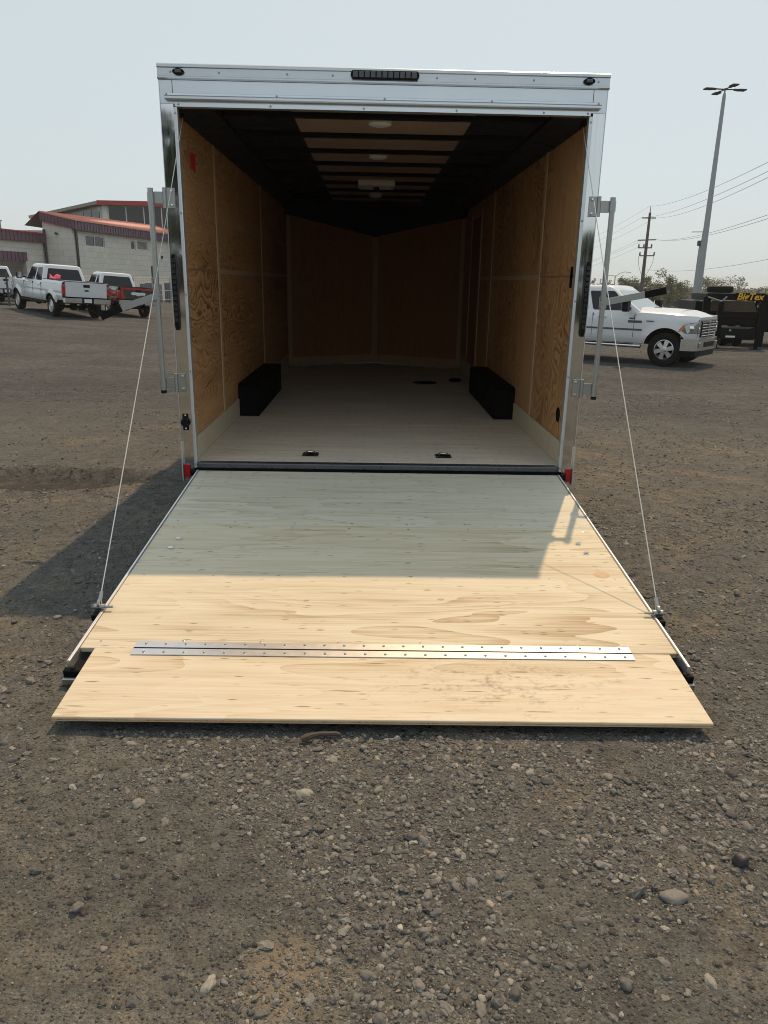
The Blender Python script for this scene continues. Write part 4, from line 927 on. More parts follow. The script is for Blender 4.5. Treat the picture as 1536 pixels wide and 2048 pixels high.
    F = (f2*WB+Vector((0, 0, pf-pr))).normalized(); Lv = (l2*1.7+Vector((0, 0, lf-rt_))); U = F.cross(Lv).normalized(); Lv = U.cross(F)
    root.matrix_world = Matrix(((F.x, Lv.x, U.x, loc[0]), (F.y, Lv.y, U.y, loc[1]), (F.z, Lv.z, U.z, pr-0.004), (0, 0, 0, 1)))
    return root, body, bed, tg

FORD = dict(wb=3.97, hw=0.985, r=0.425, ro=1.24, fo=0.98, sill=0.60, bed=1.46, belt=1.36, hood=1.40, cab=(0.92, 3.02), flare=0.035, crease=0.98, hoodh=0.9,
            roof=2.06, tumble=0.21, ws0=0.12, ws1=0.55, rake=0.16, win=[(0.075, 0.40, 0.09, 0.43), (0.46, 0.86, 0.50, 0.955)], rbz=0.62, mir=-0.05, handles=(1.25, 2.25), gaps=(1.02, 1.95, 3.0), spokes=8, rim=0.25, step='black_plastic', poke=0.02)
ford, fbody, fbed, ftg = pickup('pickup_truck', 'white crew-cab pickup with pink cloth behind its rear window, nearest on the left', (-12.57, 28.17), math.atan2(0.74, -0.67), FORD)
RED = dict(FORD, wb=3.70, hw=0.955, r=0.40, ro=1.20, fo=0.95, sill=0.56, bed=1.32, belt=1.24, hood=1.26, cab=(1.05, 2.80), roof=1.90, flare=0.02, crease=0.9, bedpaint='paint_charcoal', rbz=0.56, win=[(0.08, 0.28, 0.10, 0.31), (0.36, 0.84, 0.40, 0.955)], handles=(1.9,), gaps=(1.75, 2.72), spokes=5, poke=0, emblem='plate_white')
red, rbody, rbed, rtg = pickup('pickup_truck', 'white-cab pickup with dark bed striped red, parked beyond the nearer white pickup', (-11.42, 31.6), math.atan2(0.77, -0.64), RED)
for s in (-1, 1):
    for (a, b, c, d) in ((-1.05, -0.25, 0.72, 0.84), (-1.1, 0.1, 0.98, 1.10), (-0.3, 0.95, 1.12, 1.22), (0.2, 0.95, 0.80, 0.90)):
        obj('stripe', MB().prism([(a, c), (b, d), (b, d+0.07), (a, c+0.11)], *sorted((s*0.957, s*0.985)), 'xz'), 'paint_red', rbed)
    obj('stripe', MB().prism([(-1.1, 1.16), (-0.55, 1.18), (-0.55, 1.225), (-1.1, 1.215)], *sorted((s*0.957, s*0.983)), 'xz'), 'plate_white', rbed)
obj('stripe', B(-1.252, -1.2455, -0.80, 0.80, 1.225, 1.30), 'paint_red', rtg)
obj('stripe', MB().prism([(0.62, 0.80), (0.80, 0.80), (0.80, 1.22), (0.72, 1.22)], -1.252, -1.2455, 'yz'), 'paint_red', rtg)
obj('gate_panel', MB().prism([(-0.28+0.0, 1.0), (0.30, 1.0), (0.36, 1.06), (0.30, 1.12), (-0.28, 1.12), (-0.34, 1.06)], -1.258, -1.2525, 'yz'), 'plate_white', rtg)
# pink cloth on the bed front of the nearer pickup
b = MB(); 
cl = []
for i in range(9):
    for j in range(5):
        u, v = i/8, j/4
        cl.append((0.72+0.10*v+0.03*math.sin(5*u), 0.28+0.46*u-0.06*v, 1.475+0.20*v*(0.35+0.65*abs(math.sin(3.4*u+0.9)))+0.02*math.sin(9*u+4*v)))
b.add(cl, [(i*5+j, (i+1)*5+j, (i+1)*5+j+1, i*5+j+1) for i in range(8) for j in range(4)])
plain('cloth_pink', (0.72, 0.10, 0.16), 0.8)
co_ = obj('cloth', b, 'cloth_pink', None, 60); co_.matrix_world = ford.matrix_world.copy()
so_ = co_.modifiers.new('thick', 'SOLIDIFY'); so_.thickness = 0.01
tag(co_, 'pink cloth bunched on the bed rail behind the rear window of the white pickup', 'cloth')
RAM = dict(FORD, wb=3.80, hw=0.985, r=0.425, ro=1.25, fo=0.72, sill=0.55, bed=1.42, belt=1.31, hood=1.27, cab=(0.75, 2.92), roof=1.955, flare=0.022, crease=1.22, hoodh=1.15, tumble=0.24, ws0=0.22, ws1=0.62,
           win=[(0.07, 0.40, 0.10, 0.43), (0.455, 0.87, 0.50, 0.955)], mould=0.86, arch=0.11, step='bumper_chrome', handles=(1.15, 2.12), gaps=(0.85, 1.86, 2.98), spokes=6, rim=0.245, handle_mat='paint_white', mir=-0.02)
ram, *_ = pickup('pickup_truck', 'white pickup facing right with chrome grille and bumper, beside the trailer', (4.98, 17.4), math.atan2(-0.63, 0.78), RAM)
far_t = copy_tree(ford)
far_t['label'] = 'white pickup cut off by the left edge of the picture, far behind'
far_t.matrix_world = Matrix.Translation((-20.6, 39.0, float(G(-21, 39)))) @ Matrix.Rotation(R(128), 4, 'Z')

# ------------------------------------------------------------------ gooseneck dump trailer on the right
D_ = thing('dump_trailer', 'black gooseneck dump trailer with spare tyre on top and yellow lettering', 'trailer', (12.08, 20.4, 0), (0, 0, R(-14)))
gy = 0.0; gz0 = -0.46
for x_ in (-0.620, 0.630):
    lg = obj('jack_leg', B(x_-0.085, x_+0.085, gy-0.09, gy+0.09, -0.12, 1.02, ch=0.01), 'black_steel', D_)
    obj('inner_leg', B(x_-0.055, x_+0.055, gy-0.055, gy+0.055, gz0+0.02, -0.121, ch=0.006), 'black_steel', lg)
    obj('foot_plate', B(x_-0.15, x_+0.15, gy-0.15, gy+0.15, gz0-0.005, gz0+0.02, ch=0.004), 'black_steel', lg)
    obj('gear_box', B(x_+0.087, x_+0.16, gy-0.12, gy+0.04, 0.42, 0.62, ch=0.008), 'black_steel', lg)
obj('neck_beam', MB().box(-1.080, 0.820, gy-0.06, gy+0.10, 1.10, 1.30, ch=0.01), 'black_steel', D_)
for x_ in (-1.000, 0.700):
    obj('neck_rail', MB().box(x_-0.09, x_+0.09, gy+0.11, gy+3.2, 1.06, 1.28, ch=0.01), 'black_steel', D_)
    obj('side_post', MB().prism([(x_-0.16 if x_ < 0 else x_-0.06, 1.18), (x_+0.06 if x_ < 0 else x_+0.16, 1.18), (x_+0.14, 0.2), (x_-0.1, 0.2)], gy+0.105, gy+0.25, 'xz'), 'black_steel', D_)
obj('cross_beam', B(-0.530, 0.540, gy-0.05, gy+0.08, 0.52, 0.74, ch=0.01), 'black_steel', D_)
obj('cross_beam', B(-0.530, 0.540, gy-0.02, gy+0.08, 0.30, 0.50, ch=0.01), 'black_steel', D_)
tb = obj('tool_box', B(-0.520, 0.520, gy-0.16, gy+0.34, -0.16, 0.24, ch=0.015), 'black_plastic', D_)
obj('lid_edge', B(-0.530, 0.370, gy-0.168, gy-0.1605, 0.205, 0.235), 'sill_metal', tb)
obj('lock', B(-0.290, -0.220, gy-0.175, gy-0.1605, 0.11, 0.17, ch=0.004), 'galvanised', tb)
obj('number_plate', B(-0.370, -0.080, gy-0.17, gy-0.1605, -0.09, -0.03, ch=0.003), 'plate_white', tb)
obj('dump_front', MB().prism([(-0.880, 0.72), (0.700, 0.72), (0.580, 1.06), (-0.740, 1.06)], gy+0.9, gy+0.96, 'xz'), 'dump_panel', D_, label='rusty brown front board of the dump body')
obj('dump_body', B(-1.060, 0.780, gy+2.2, gy+6.6, 0.10, 1.0, ch=0.02), 'black_steel', D_)
for dx in (-0.02, 0.55):
    for yy in (gy+3.2, gy+4.2):
        wt = obj('wheel', MB().lathe([(0.20, -0.11), (0.34, -0.12), (0.38, -0.08), (0.385, 0), (0.38, 0.08), (0.34, 0.12), (0.20, 0.11)], 26, 'x', (-0.100+dx, yy-2.6 if False else yy, -0.08)), 'rubber', D_, 40)
for x_ in (-0.110, 0.340):
    obj('wheel', MB().lathe([(0.0, -0.10), (0.20, -0.11), (0.31, -0.12), (0.345, -0.08), (0.35, 0), (0.345, 0.08), (0.31, 0.12), (0.20, 0.11), (0.0, 0.10)], 26, 'x', (x_, gy+1.55, -0.12)), 'rubber', D_, 40)
spt = obj('spare_wheel', MB().lathe([(0.20, 1.32), (0.34, 1.315), (0.40, 1.35), (0.415, 1.42), (0.40, 1.50), (0.34, 1.535), (0.20, 1.53)], 32, 'z', (-0.650, gy+0.35, 0)), 'rubber', D_, 40)
obj('rim', MB().lathe([(0.0, 1.36), (0.12, 1.37), (0.205, 1.33), (0.205, 1.525)], 24, 'z', (-0.650, gy+0.35, 0)), 'galvanised', spt, 40)
obj('spare_carrier', MB().box(-0.980, -0.330, gy+0.05, gy+0.6, 1.301, 1.314).tube([(-1.060, gy-0.08, 1.18), (-0.630, gy-0.08, 1.05), (-0.480, gy-0.08, 1.20)], 0.03, 8), 'galvanised', D_)
sg = obj('name_board', B(-0.240, 0.660, gy-0.115, gy-0.065, 1.085, 1.325, ch=0.006), 'black_steel', D_)
def text_mesh(name, body, size, shear=0.0):
    cu = bpy.data.curves.new(name, 'FONT'); cu.body = body; cu.size = size; cu.extrude = 0.004; cu.shear = shear; cu.offset = 0.006
    cu.align_x = 'CENTER'; cu.align_y = 'CENTER'
    o = bpy.data.objects.new(name, cu); col.objects.link(o)
    bpy.context.view_layer.update()
    me = bpy.data.meshes.new_from_object(o.evaluated_get(bpy.context.evaluated_depsgraph_get()))
    bpy.data.objects.remove(o); bpy.data.curves.remove(cu); me.name = name
    me.materials.clear(); return me
obj('lettering', text_mesh('lettering', 'BigTex', 0.285, 0.22), 'sign_yellow', sg, loc=(0.210, gy-0.121, 1.205), rot=(R(90), 0, 0), label='yellow BigTex lettering')
# second black trailer at the picture's right edge
D2 = thing('flatbed_trailer', 'black trailer behind the dump trailer, cut off by the right edge', 'trailer')
obj('deck_side', B(12.95, 16.5, 21.2, 23.4, 0.05, 1.0, ch=0.02), 'black_steel', D2)
obj('top_rail', B(12.93, 16.5, 21.12, 21.19, 1.0, 1.14, ch=0.01), 'black_steel', D2)
obj('tag_plate', B(12.98, 13.25, 21.10, 21.115, 0.86, 0.95), 'plate_white', D2)
for x_ in (14.2, 15.2): obj('wheel', MB().lathe([(0.0, -0.1), (0.33, -0.12), (0.38, 0), (0.33, 0.12), (0, 0.1)], 24, 'y', (x_, 21.4, -0.09)), 'rubber', D2, 40)
obj('drop_leg', B(13.3, 13.45, 21.3, 21.45, gz0, 0.049), 'black_steel', D2)

# ------------------------------------------------------------------ lamp post, poles, wires
def gz(x, y): return float(G(x, y))
LP = thing('lamp_post', 'tall tapered grey lamp post with four heads behind the white pickup', 'lamp post', (12.11, 24.0, 0))
z0 = gz(12.11, 24)
obj('shaft', MB().lathe([(0.19, z0-0.05), (0.14, z0+0.3), (0.128, 0.85), (0.06, 7.75), (0.045, 7.9), (0.0, 7.9)], 20, 'z'), 'pole_grey', LP, 40)
obj('top_tenon', MB().lathe([(0.028, 7.9), (0.028, 8.07), (0.0, 8.07)], 12, 'z'), 'pole_grey', LP)
obj('base_plate', B(-0.24, 0.24, -0.24, 0.24, z0-0.02, z0+0.03, ch=0.01), 'pole_grey', LP)
for a in (4, 94, 184, 274):
    M_ = Matrix.Rotation(R(a), 4, 'Z'); arm = MB().cyl((0, 0, 8.03), (0.34, 0, 8.035), 0.022, n=8); arm.v = [tuple(M_ @ Vector(v)) for v in arm.v]
    ao = obj('lamp_arm', arm, 'lamp_dark', LP)
    hd_ = MB().box(0.32, 0.46, -0.04, 0.04, 8.0, 8.06, ch=0.01).box(0.44, 0.74, -0.115, 0.115, 8.005, 8.05, ch=0.012); hd_.v = [tuple(M_ @ Vector(v)) for v in hd_.v]
    obj('lamp_head', hd_, 'lamp_dark', ao)
P2 = thing('camera_pole', 'thin pole with a box and arm beside the tall lamp post', 'pole', (18.66, 40, 0))
z0 = gz(18.66, 40)
obj('shaft', MB().lathe([(0.10, z0-0.05), (0.085, 4.0), (0.0, 4.0)], 12, 'z'), 'pole_grey', P2, 40)
obj('equipment_box', B(-0.16, 0.16, -0.14, 0.14, 3.72, 4.0, ch=0.02), 'pole_wood', P2)
obj('mast', MB().cyl((0.05, 0, 4.0), (0.05, 0, 4.55), 0.05, 0.03, n=8), 'pole_wood', P2)
obj('arm', MB().cyl((-0.6, 0, 4.45), (0.15, 0, 4.47), 0.02, n=6), 'pole_wood', P2)
K_ = 99.86/74.863
def up_(x, z): return (CAM.x+(x-CAM.x)*K_, CAM.z+(z-CAM.z)*K_)
UP = thing('utility_pole', 'wooden utility pole with stacked crossarms rising over the pickup', 'utility pole', (0, 95, 0))
xb, _ = up_(26.02, 0); 
zt = up_(25.9, 8.05)[1]
obj('shaft', MB().lathe([(0.26, gz(xb, 95)-0.1), (0.15, zt), (0.0, zt)], 12, 'z', (xb, 0, 0)), 'pole_wood', UP, 40)
obj('top_spike', MB().cyl((xb, 0, zt), (xb, 0, up_(0, 8.63)[1]), 0.06, 0.03, n=8), 'pole_wood', UP)
for (xa, za, xc, zc_, ins) in ((25.27, 7.57, 26.59, 7.59, 0), (25.12, 5.60, 26.82, 5.68, 0), (25.24, 4.93, 26.53, 4.95, 3), (25.42, 4.22, 26.86, 4.25, 3)):
    a = up_(xa, za); c = up_(xc, zc_)
    am = obj('crossarm', MB().cyl((a[0], -0.12, a[1]), (c[0], -0.12, c[1]), 0.075, n=6), 'pole_wood', UP)
    for k in range(ins):
        t = (0.03, 0.4, 0.97)[k]; px, pz = a[0]+(c[0]-a[0])*t, a[1]+(c[1]-a[1])*t
        obj('insulator', MB().lathe([(0.05, 0.0), (0.12, 0.10), (0.06, 0.18), (0.12, 0.26), (0.04, 0.42), (0, 0.42)], 8, 'z', (px, -0.12, pz+0.05)), 'pole_wood', am)
for s in (-1, 1):
    a = up_(26.1+0.72*s, 4.2)
    pts = [(a[0]+(xb-a[0])*t**2.2, -0.1, a[1]-2.6*t) for t in np.linspace(0, 1, 9)]
    obj('drop_wire', MB().tube(pts, 0.022, 5), 'wire', UP)
def wire(p, q_, sag, label, r=0.011):
    p, q_ = Vector(p), Vector(q_); pts = [p.lerp(q_, t)-Vector((0, 0, sag*4*t*(1-t))) for t in np.linspace(0, 1, 18)]
    tag(obj('power_line', MB().tube(pts, r, 5), 'wire', None), label, 'power line', 'overhead power lines')
rightpts = [((up_(25.9, 8.6)), (17.6, 30, 7.0)), (up_(25.27, 7.6), (17.6, 30, 6.60)), (up_(26.59, 7.6), (17.6, 30, 6.35)), (up_(26.6, 5.7), (17.9, 30, 4.78)), (up_(26.8, 5.7), (17.9, 30, 4.60)), (up_(26.2, 3.0), (24.0, 40, 3.35))]
nm = ['topmost', 'second', 'third', 'fourth', 'fifth', 'lowest']
for i, (a, b_) in enumerate(rightpts): wire((a[0], 94.9, a[1]), b_, 0.5, f'{nm[i]} overhead wire running from the utility pole to the right')
leftpts = [up_(25.9, 8.6), up_(25.27, 7.6), up_(26.59, 7.6), up_(25.15, 5.6), up_(25.6, 5.6), up_(25.3, 5.0)]
for i, a in enumerate(leftpts): wire((a[0], 95.1, a[1]), (a[0]+9, 190, a[1]-1.5-0.1*i), 1.2, f'{nm[i]} overhead wire running from the utility pole to the left')
for i, (x_, y_, zt_, dr2) in enumerate(((31.5, 96, 2.65, 2.0), (30.8, 100, 2.25, 2.2))):
    sl = thing('street_light', ('slender street light with curved arm left of the utility pole', 'lower street light with curved arm left of the utility pole')[i], 'street light', (x_, y_, 0))
    obj('shaft', MB().lathe([(0.09, gz(x_, y_)), (0.06, zt_), (0, zt_)], 8, 'z'), 'pole_grey', sl)
    obj('arm', MB().tube([(0, 0, zt_-0.1), (0.5, 0, zt_+0.3), (1.1, 0, zt_+0.52), (dr2, 0, zt_+0.45)], 0.035, 6), 'pole_grey', sl)
wp = thing('fence_post', 'short wooden post standing among the trees behind the pickup', 'post', (34.6, 86, 0))
obj('shaft', MB().lathe([(0.13, -1.4), (0.11, 1.62), (0, 1.62)], 8, 'z'), 'pole_wood', wp)

# ------------------------------------------------------------------ trees
def tree(name, label, x, y, zb_, h, rx, m_, seed, leaf=0.22, n=2600, group=None, trunk=0.3, clumps=26, low=0.25):
    r = random.Random(seed); root = thing(name, label, 'tree', (x, y, zb_), (0, 0, 0), group)
    tk = MB(); hub = Vector((r.uniform(-.2, .2), 0, h*trunk))
    tk.tube([(0, 0, -0.2), (hub.x*0.5, 0, h*trunk*0.5), hub], [h*0.028, h*0.022, h*0.018], 8)
    cs = []
    for i in range(clumps):
        a = r.uniform(0, 6.283); e = r.uniform(0, 1)**0.6; z = h*(low+(0.97-low)*r.random())
        prof = math.sqrt(max(0.03, 1-((z/h-0.55)/0.5)**2)); rad = rx*prof*e
        cs.append((Vector((math.cos(a)*rad, math.sin(a)*rad, z)), rx*r.uniform(0.20, 0.38)))
    for c, q_ in cs[:12]: tk.tube([hub, hub.lerp(c, 0.5)+Vector((0, 0, -0.05*h*r.random())), c], [h*0.011, h*0.007, h*0.003], 5)
    obj('trunk', tk, 'bark', root, 60)
    lv = MB(); per = n//clumps
    for c, q_ in cs:
        for k in range(per):
            d = Vector((r.gauss(0, 1), r.gauss(0, 1), r.gauss(0, 0.75))); d = d.normalized()*q_*r.random()**0.4
            p = c+d; s_ = leaf*r.uniform(0.5, 1.2)
            u = Vector((r.gauss(0, 1), r.gauss(0, 1), r.gauss(0, 0.6))).normalized(); v = u.orthogonal().normalized()
            lv.add([p-u*s_*0.5, p+v*s_*0.28, p+u*s_*0.5, p-v*s_*0.28], [(0, 1, 2, 3)])
    me = bpy.data.meshes.new('crown'); me.from_pydata(lv.v, [], lv.f); me.update()
    obj('crown', me, m_, root)
    return root
tree('tree', 'dense dark green tree right of the utility pole', 47.0, 122, -2.2, 5.9, 3.0, 'leaf_green', 1, 0.34, 5200, trunk=0.2, clumps=34, low=0.12)
tree('tree', 'lower green tree just left of the dense tree', 44.2, 128, -2.2, 4.6, 2.6, 'leaf_green', 2, 0.32, 3000, trunk=0.2, low=0.1)
tree('tree', 'small green tree to the right of the dense tree', 51.0, 124, -2.2, 4.4, 2.0, 'leaf_green', 5, 0.30, 2400, trunk=0.2, low=0.1)
tree('tree', 'hazy tree behind the tall lamp post', 82, 190, -3.2, 6.2, 4.6, 'leaf_dull', 3, 0.5, 2600, trunk=0.2, low=0.08)
tree('tree', 'hazy tree beside the spare tyre of the black trailer', 92, 195, -3.2, 7.0, 5.2, 'leaf_dull', 4, 0.5, 2600, trunk=0.2, low=0.08)
for i, (x_, h_) in enumerate(((36.0, 3.9), (38.3, 3.6), (40.4, 4.1))):
    tree('sapling', ('spindly young tree above the pickup cab, leftmost of three', 'spindly young tree above the pickup cab, middle of three', 'spindly young tree above the pickup cab, rightmost of three')[i], x_, 121, -2.1, h_+0.7, 1.0, 'leaf_dull', 20+i, 0.22, 520, 'young trees over the pickup cab', trunk=0.25, clumps=16, low=0.25)
# far belt of scrub that reads as one mass
def scrub():
    r = random.Random(77); lv = MB()
    for i in range(24000):
        x_ = r.uniform(-90, 190); y_ = r.uniform(205, 225)
        h_ = 1.7+2.9*(0.45+0.75*float(vnoise(np.array(x_*0.11), np.array(2.0), 3)))+0.8*float(vnoise(np.array(x_*0.5), np.array(5.0), 8))
        p = Vector((x_, y_, -3.2+h_*r.random()**0.7)); s_ = r.uniform(0.5, 1.1)
        u = Vector((r.gauss(0, 1), r.gauss(0, 1), r.gauss(0, 0.6))).normalized(); v = u.orthogonal().normalized()
        lv.add([p-u*s_*0.5, p+v*s_*0.34, p+u*s_*0.5, p-v*s_*0.34], [(0, 1, 2, 3)])
    me = bpy.data.meshes.new('far_scrub'); me.from_pydata(lv.v, [], lv.f); me.update()
    o = obj('far_scrub', me, 'leaf_dull'); o['kind'] = 'stuff'; o['label'] = 'hazy belt of scrub along the horizon'
scrub()
# trees behind the photographer, seen mirrored in the polished jambs
tree('tree', 'tall leafy tree behind the photographer, mirrored in the left jamb', -7.6, -26, 0, 6.9, 2.6, 'leaf_green', 31, 0.30, 5200, trunk=0.12, clumps=40, low=0.08)
tree('tree', 'smaller tree behind the photographer, mirrored in the right jamb', 8.6, -27, 0, 3.4, 1.6, 'leaf_green', 32, 0.26, 3000, trunk=0.12, clumps=30, low=0.08)

# ------------------------------------------------------------------ buildings on the left
def uvwall(mb, name, m_, parent, smooth=None):
    o = obj(name, mb, m_, parent); me = o.data
    uv = me.uv_layers.new(name='UVMap')
    for p in me.polygons:
        n_ = p.normal
        for li in p.loop_indices:
            c = me.vertices[me.loops[li].vertex_index].co
            uv.data[li].uv = (c.x if abs(n_.y) > abs(n_.x) else c.y, c.z)
    return o
def wallbox(x0, x1, y0, y1, z0, z1, openings, face, name, parent):
    """box wall with a grid of openings cut in the given face, as strips"""
    mb = MB()
    us = sorted({x0 if face == 'y' else y0, x1 if face == 'y' else y1}|{v for o in openings for v in o[:2]})
    zs_ = sorted({z0, z1}|{v for o in openings for v in o[2:]})
    for a, b in zip(us[:-1], us[1:]):
        run = None
        for c, d in zip(zs_[:-1], zs_[1:]):
            hole = any(o[0] <= (a+b)/2 <= o[1] and o[2] <= (c+d)/2 <= o[3] for o in openings)
            if hole: continue
            if face == 'y': mb.box(a, b, y0, y1, c, d)
            else: mb.box(x0, x1, a, b, c, d)
    return uvwall(mb, name, 'block_wall', parent)
bK = (-21.01, 51.47); bang = math.atan2(15.78, 2.61)
MBD = thing('block_building', 'pale block building with purple fascia and salmon metal roof', 'building', (bK[0], bK[1], 0), (0, 0, bang))
ops = [(1.75, 4.5, 3.55, 4.32), (8.8, 9.6, 3.60, 4.30), (9.95, 12.0, 3.62, 4.36), (12.2, 13.3, -1.2, 2.45)]
wallbox(0.0, 30, 0.0, 0.3, -1.2, 4.95, ops, 'y', 'wall', MBD)
uvwall(B(0.0, 0.3, 0.301, 9, -1.2, 4.5), 'wall', 'block_wall', MBD)
uvwall(MB().prism([(0.301, 4.501), (2.19, 4.501), (2.19, 5.6), (0.301, 5.2)], 0.001, 0.299, 'yz'), 'wall', 'block_wall', MBD)
def window(x0, x1, z0, z1, parent, mull=(0.5,)):
    f = MB(); w_ = 0.06
    f.box(x0, x1, 0.06, 0.16, z0, z0+w_).box(x0, x1, 0.06, 0.16, z1-w_, z1).box(x0, x0+w_, 0.061, 0.159, z0+w_, z1-w_).box(x1-w_, x1, 0.061, 0.159, z0+w_, z1-w_)
    for t in mull: xm = x0+(x1-x0)*t; f.box(xm-0.04, xm+0.04, 0.062, 0.158, z0+w_, z1-w_)
    wi = obj('window', f, 'frame_white', parent)
    e = [x0+w_]+[x0+(x1-x0)*t for t in mull]+[x1-w_]
    for a, b_ in zip(e[:-1], e[1:]): obj('pane', B(a+0.041, b_-0.041, 0.10, 0.11, z0+w_, z1-w_), 'window_dark', wi)
window(*ops[0], MBD); window(*ops[1], MBD, ())
vt = obj('louvre_vent', MB().box(9.95, 12.0, 0.05, 0.15, 3.62, 3.68).box(9.95, 12.0, 0.05, 0.15, 4.30, 4.36).box(9.95, 10.03, 0.051, 0.149, 3.68, 4.30).box(11.92, 12.0, 0.051, 0.149, 3.68, 4.30), 'frame_white', MBD)
for k in range(9): obj('slat', MB().prism([(0.05, 3.69+k*0.068), (0.06, 3.69+k*0.068), (0.14, 3.735+k*0.068), (0.13, 3.735+k*0.068)], 10.03, 11.92, 'yz'), 'frame_white', vt)
obj('back_board', B(10.03, 11.92, 0.2, 0.21, 3.68, 4.30), 'window_dark', vt)
dk = obj('door', B(12.26, 13.24, 0.1, 0.16, -0.5, 2.38), 'window_dark', MBD); obj('door_frame', MB().box(12.2, 12.26, 0.05, 0.2, -1.2, 2.45).box(13.24, 13.3, 0.05, 0.2, -1.2, 2.45).box(12.26, 13.24, 0.05, 0.2, 2.38, 2.45), 'frame_white', dk)
def ribbed(x0, x1, y, z0, z1, step=0.42, axis='x', dep=0.03):
    mb = MB(); n_ = int((x1-x0)/step)
    if axis == 'x':
        mb.box(x0, x1, y-0.02, y+0.05, z0, z1)
        for i in range(n_): mb.box(x0+i*step, x0+i*step+0.07, y-0.02-dep, y-0.0201, z0+0.002, z1-0.002)
    return mb
obj('fascia', ribbed(-0.15, 30, -0.32, 4.56, 5.14), 'purple_metal', MBD)
rk = MB(); rk.prism([(-0.345, 4.58), (2.2, 5.10), (2.2, 5.67), (-0.345, 5.15)], -0.22, -0.16, 'yz')
for i in range(11):
    yy = -0.33+i*0.24; zz = 4.58+(yy+0.345)*0.204; rk.prism([(yy, zz+0.02), (yy+0.06, zz+0.03), (yy+0.06, zz+0.55), (yy, zz+0.54)], -0.25, -0.2201, 'yz')
obj('rake_fascia', rk, 'purple_metal', MBD)
def rpt(x, t, dz=0.0):                      # point on the salmon slope, t from eave to ridge
    k = (x+0.26)/30.26; yr, zr_ = 2.2+2.4*k, 5.74+0.80*k
    return (x, -0.40+(yr+0.40)*t, 5.21+(zr_-5.21)*t+dz)
rf_ = MB(); q8 = [rpt(-0.26, 0), rpt(30, 0), rpt(30, 1), rpt(-0.26, 1)]
rf_.add(q8+[(x, y, z-0.055) for x, y, z in q8], [(0, 1, 2, 3), (7, 6, 5, 4), (0, 4, 5, 1), (1, 5, 6, 2), (2, 6, 7, 3), (3, 7, 4, 0)])
for i in range(62):
    x_ = -0.2+i*0.48; a8 = [rpt(x_, .002, .002), rpt(x_+.045, .002, .002), rpt(x_+.045, .998, .002), rpt(x_, .998, .002)]
    rf_.add(a8+[(x, y, z+0.04) for x, y, z in a8], [(3, 2, 1, 0), (4, 5, 6, 7), (0, 1, 5, 4), (1, 2, 6, 5), (2, 3, 7, 6), (3, 0, 4, 7)])
obj('roof', rf_, 'roof_salmon', MBD)
obj('back_roof', MB().add([rpt(-0.26, 1), rpt(30, 1), (30, 6.5, 4.8), (-0.26, 3.4, 4.8)], [(0, 1, 2, 3)]), 'tan_trim', MBD)
obj('roof_edge', MB().prism([(-0.42, 5.15), (-0.405, 5.15), (-0.405, 5.24), (-0.42, 5.24)], -0.28, 30, 'yz'), 'roof_salmon', MBD)
for (x_, y_) in ((0.35, -0.10), (-0.12, 2.05)):
    obj('downpipe', MB().cyl((x_, y_, -0.6), (x_, y_, 4.56), 0.085, n=10), 'window_dark', MBD)
wl_ = obj('wall_light', B(14.4, 14.62, -0.14, -0.002, 3.05, 3.28, ch=0.03), 'window_dark', MBD); obj('lens', B(14.44, 14.58, -0.165, -0.142, 3.06, 3.16, ch=0.02), 'white_plastic', wl_)
obj('roof_pipe', MB().cyl((9.0, 1.2, 5.0), (9.0, 1.2, 5.62), 0.10, n=10), 'frame_white', MBD)
obj('floodlight', B(-0.26, -0.002, 1.05, 1.20, 4.22, 4.36, ch=0.03), 'window_dark', MBD)
# lower wing to the left, with an open bay
WG = thing('garage_wing', 'low block wing with purple fascia and dark open bay, left of the block building', 'building', (bK[0], bK[1], 0), (0, 0, bang))
wallbox(-16, -0.20, 2.20, 2.5, -1.2, 3.75, [(-15.5, -2.4, -1.2, 2.4)], 'y', 'wall', WG)
obj('bay_back', B(-15.6, -2.3, 5.0, 5.1, -1.2, 2.6), 'window_dark', WG)
obj('bay_ceiling', B(-15.6, -2.3, 2.505, 5.0, 2.405, 2.5), 'window_dark', WG)
obj('awning', ribbed(-15.5, -2.38, 2.10, 2.38, 2.95), 'purple_metal', WG)
obj('fascia', ribbed(-16, -0.21, 1.95, 3.66, 4.22), 'purple_metal', WG)
obj('roof', B(-16.1, -0.205, 1.88, 9, 4.221, 4.30), 'roof_red', WG)
bp_ = obj('back_parapet', MB().prism([(-9.0, 4.301), (-0.21, 4.301), (-0.21, 5.05), (-3.4, 4.88), (-9.0, 4.45)], 5.2, 5.4, 'xz'), 'blue_metal', WG)
obj('parapet_cap', MB().prism([(-9.0, 4.452), (-3.4, 4.882), (-0.21, 5.052), (-0.21, 5.14), (-3.4, 4.97), (-9.0, 4.55)], 5.1, 5.5, 'xz'), 'tan_trim', bp_)
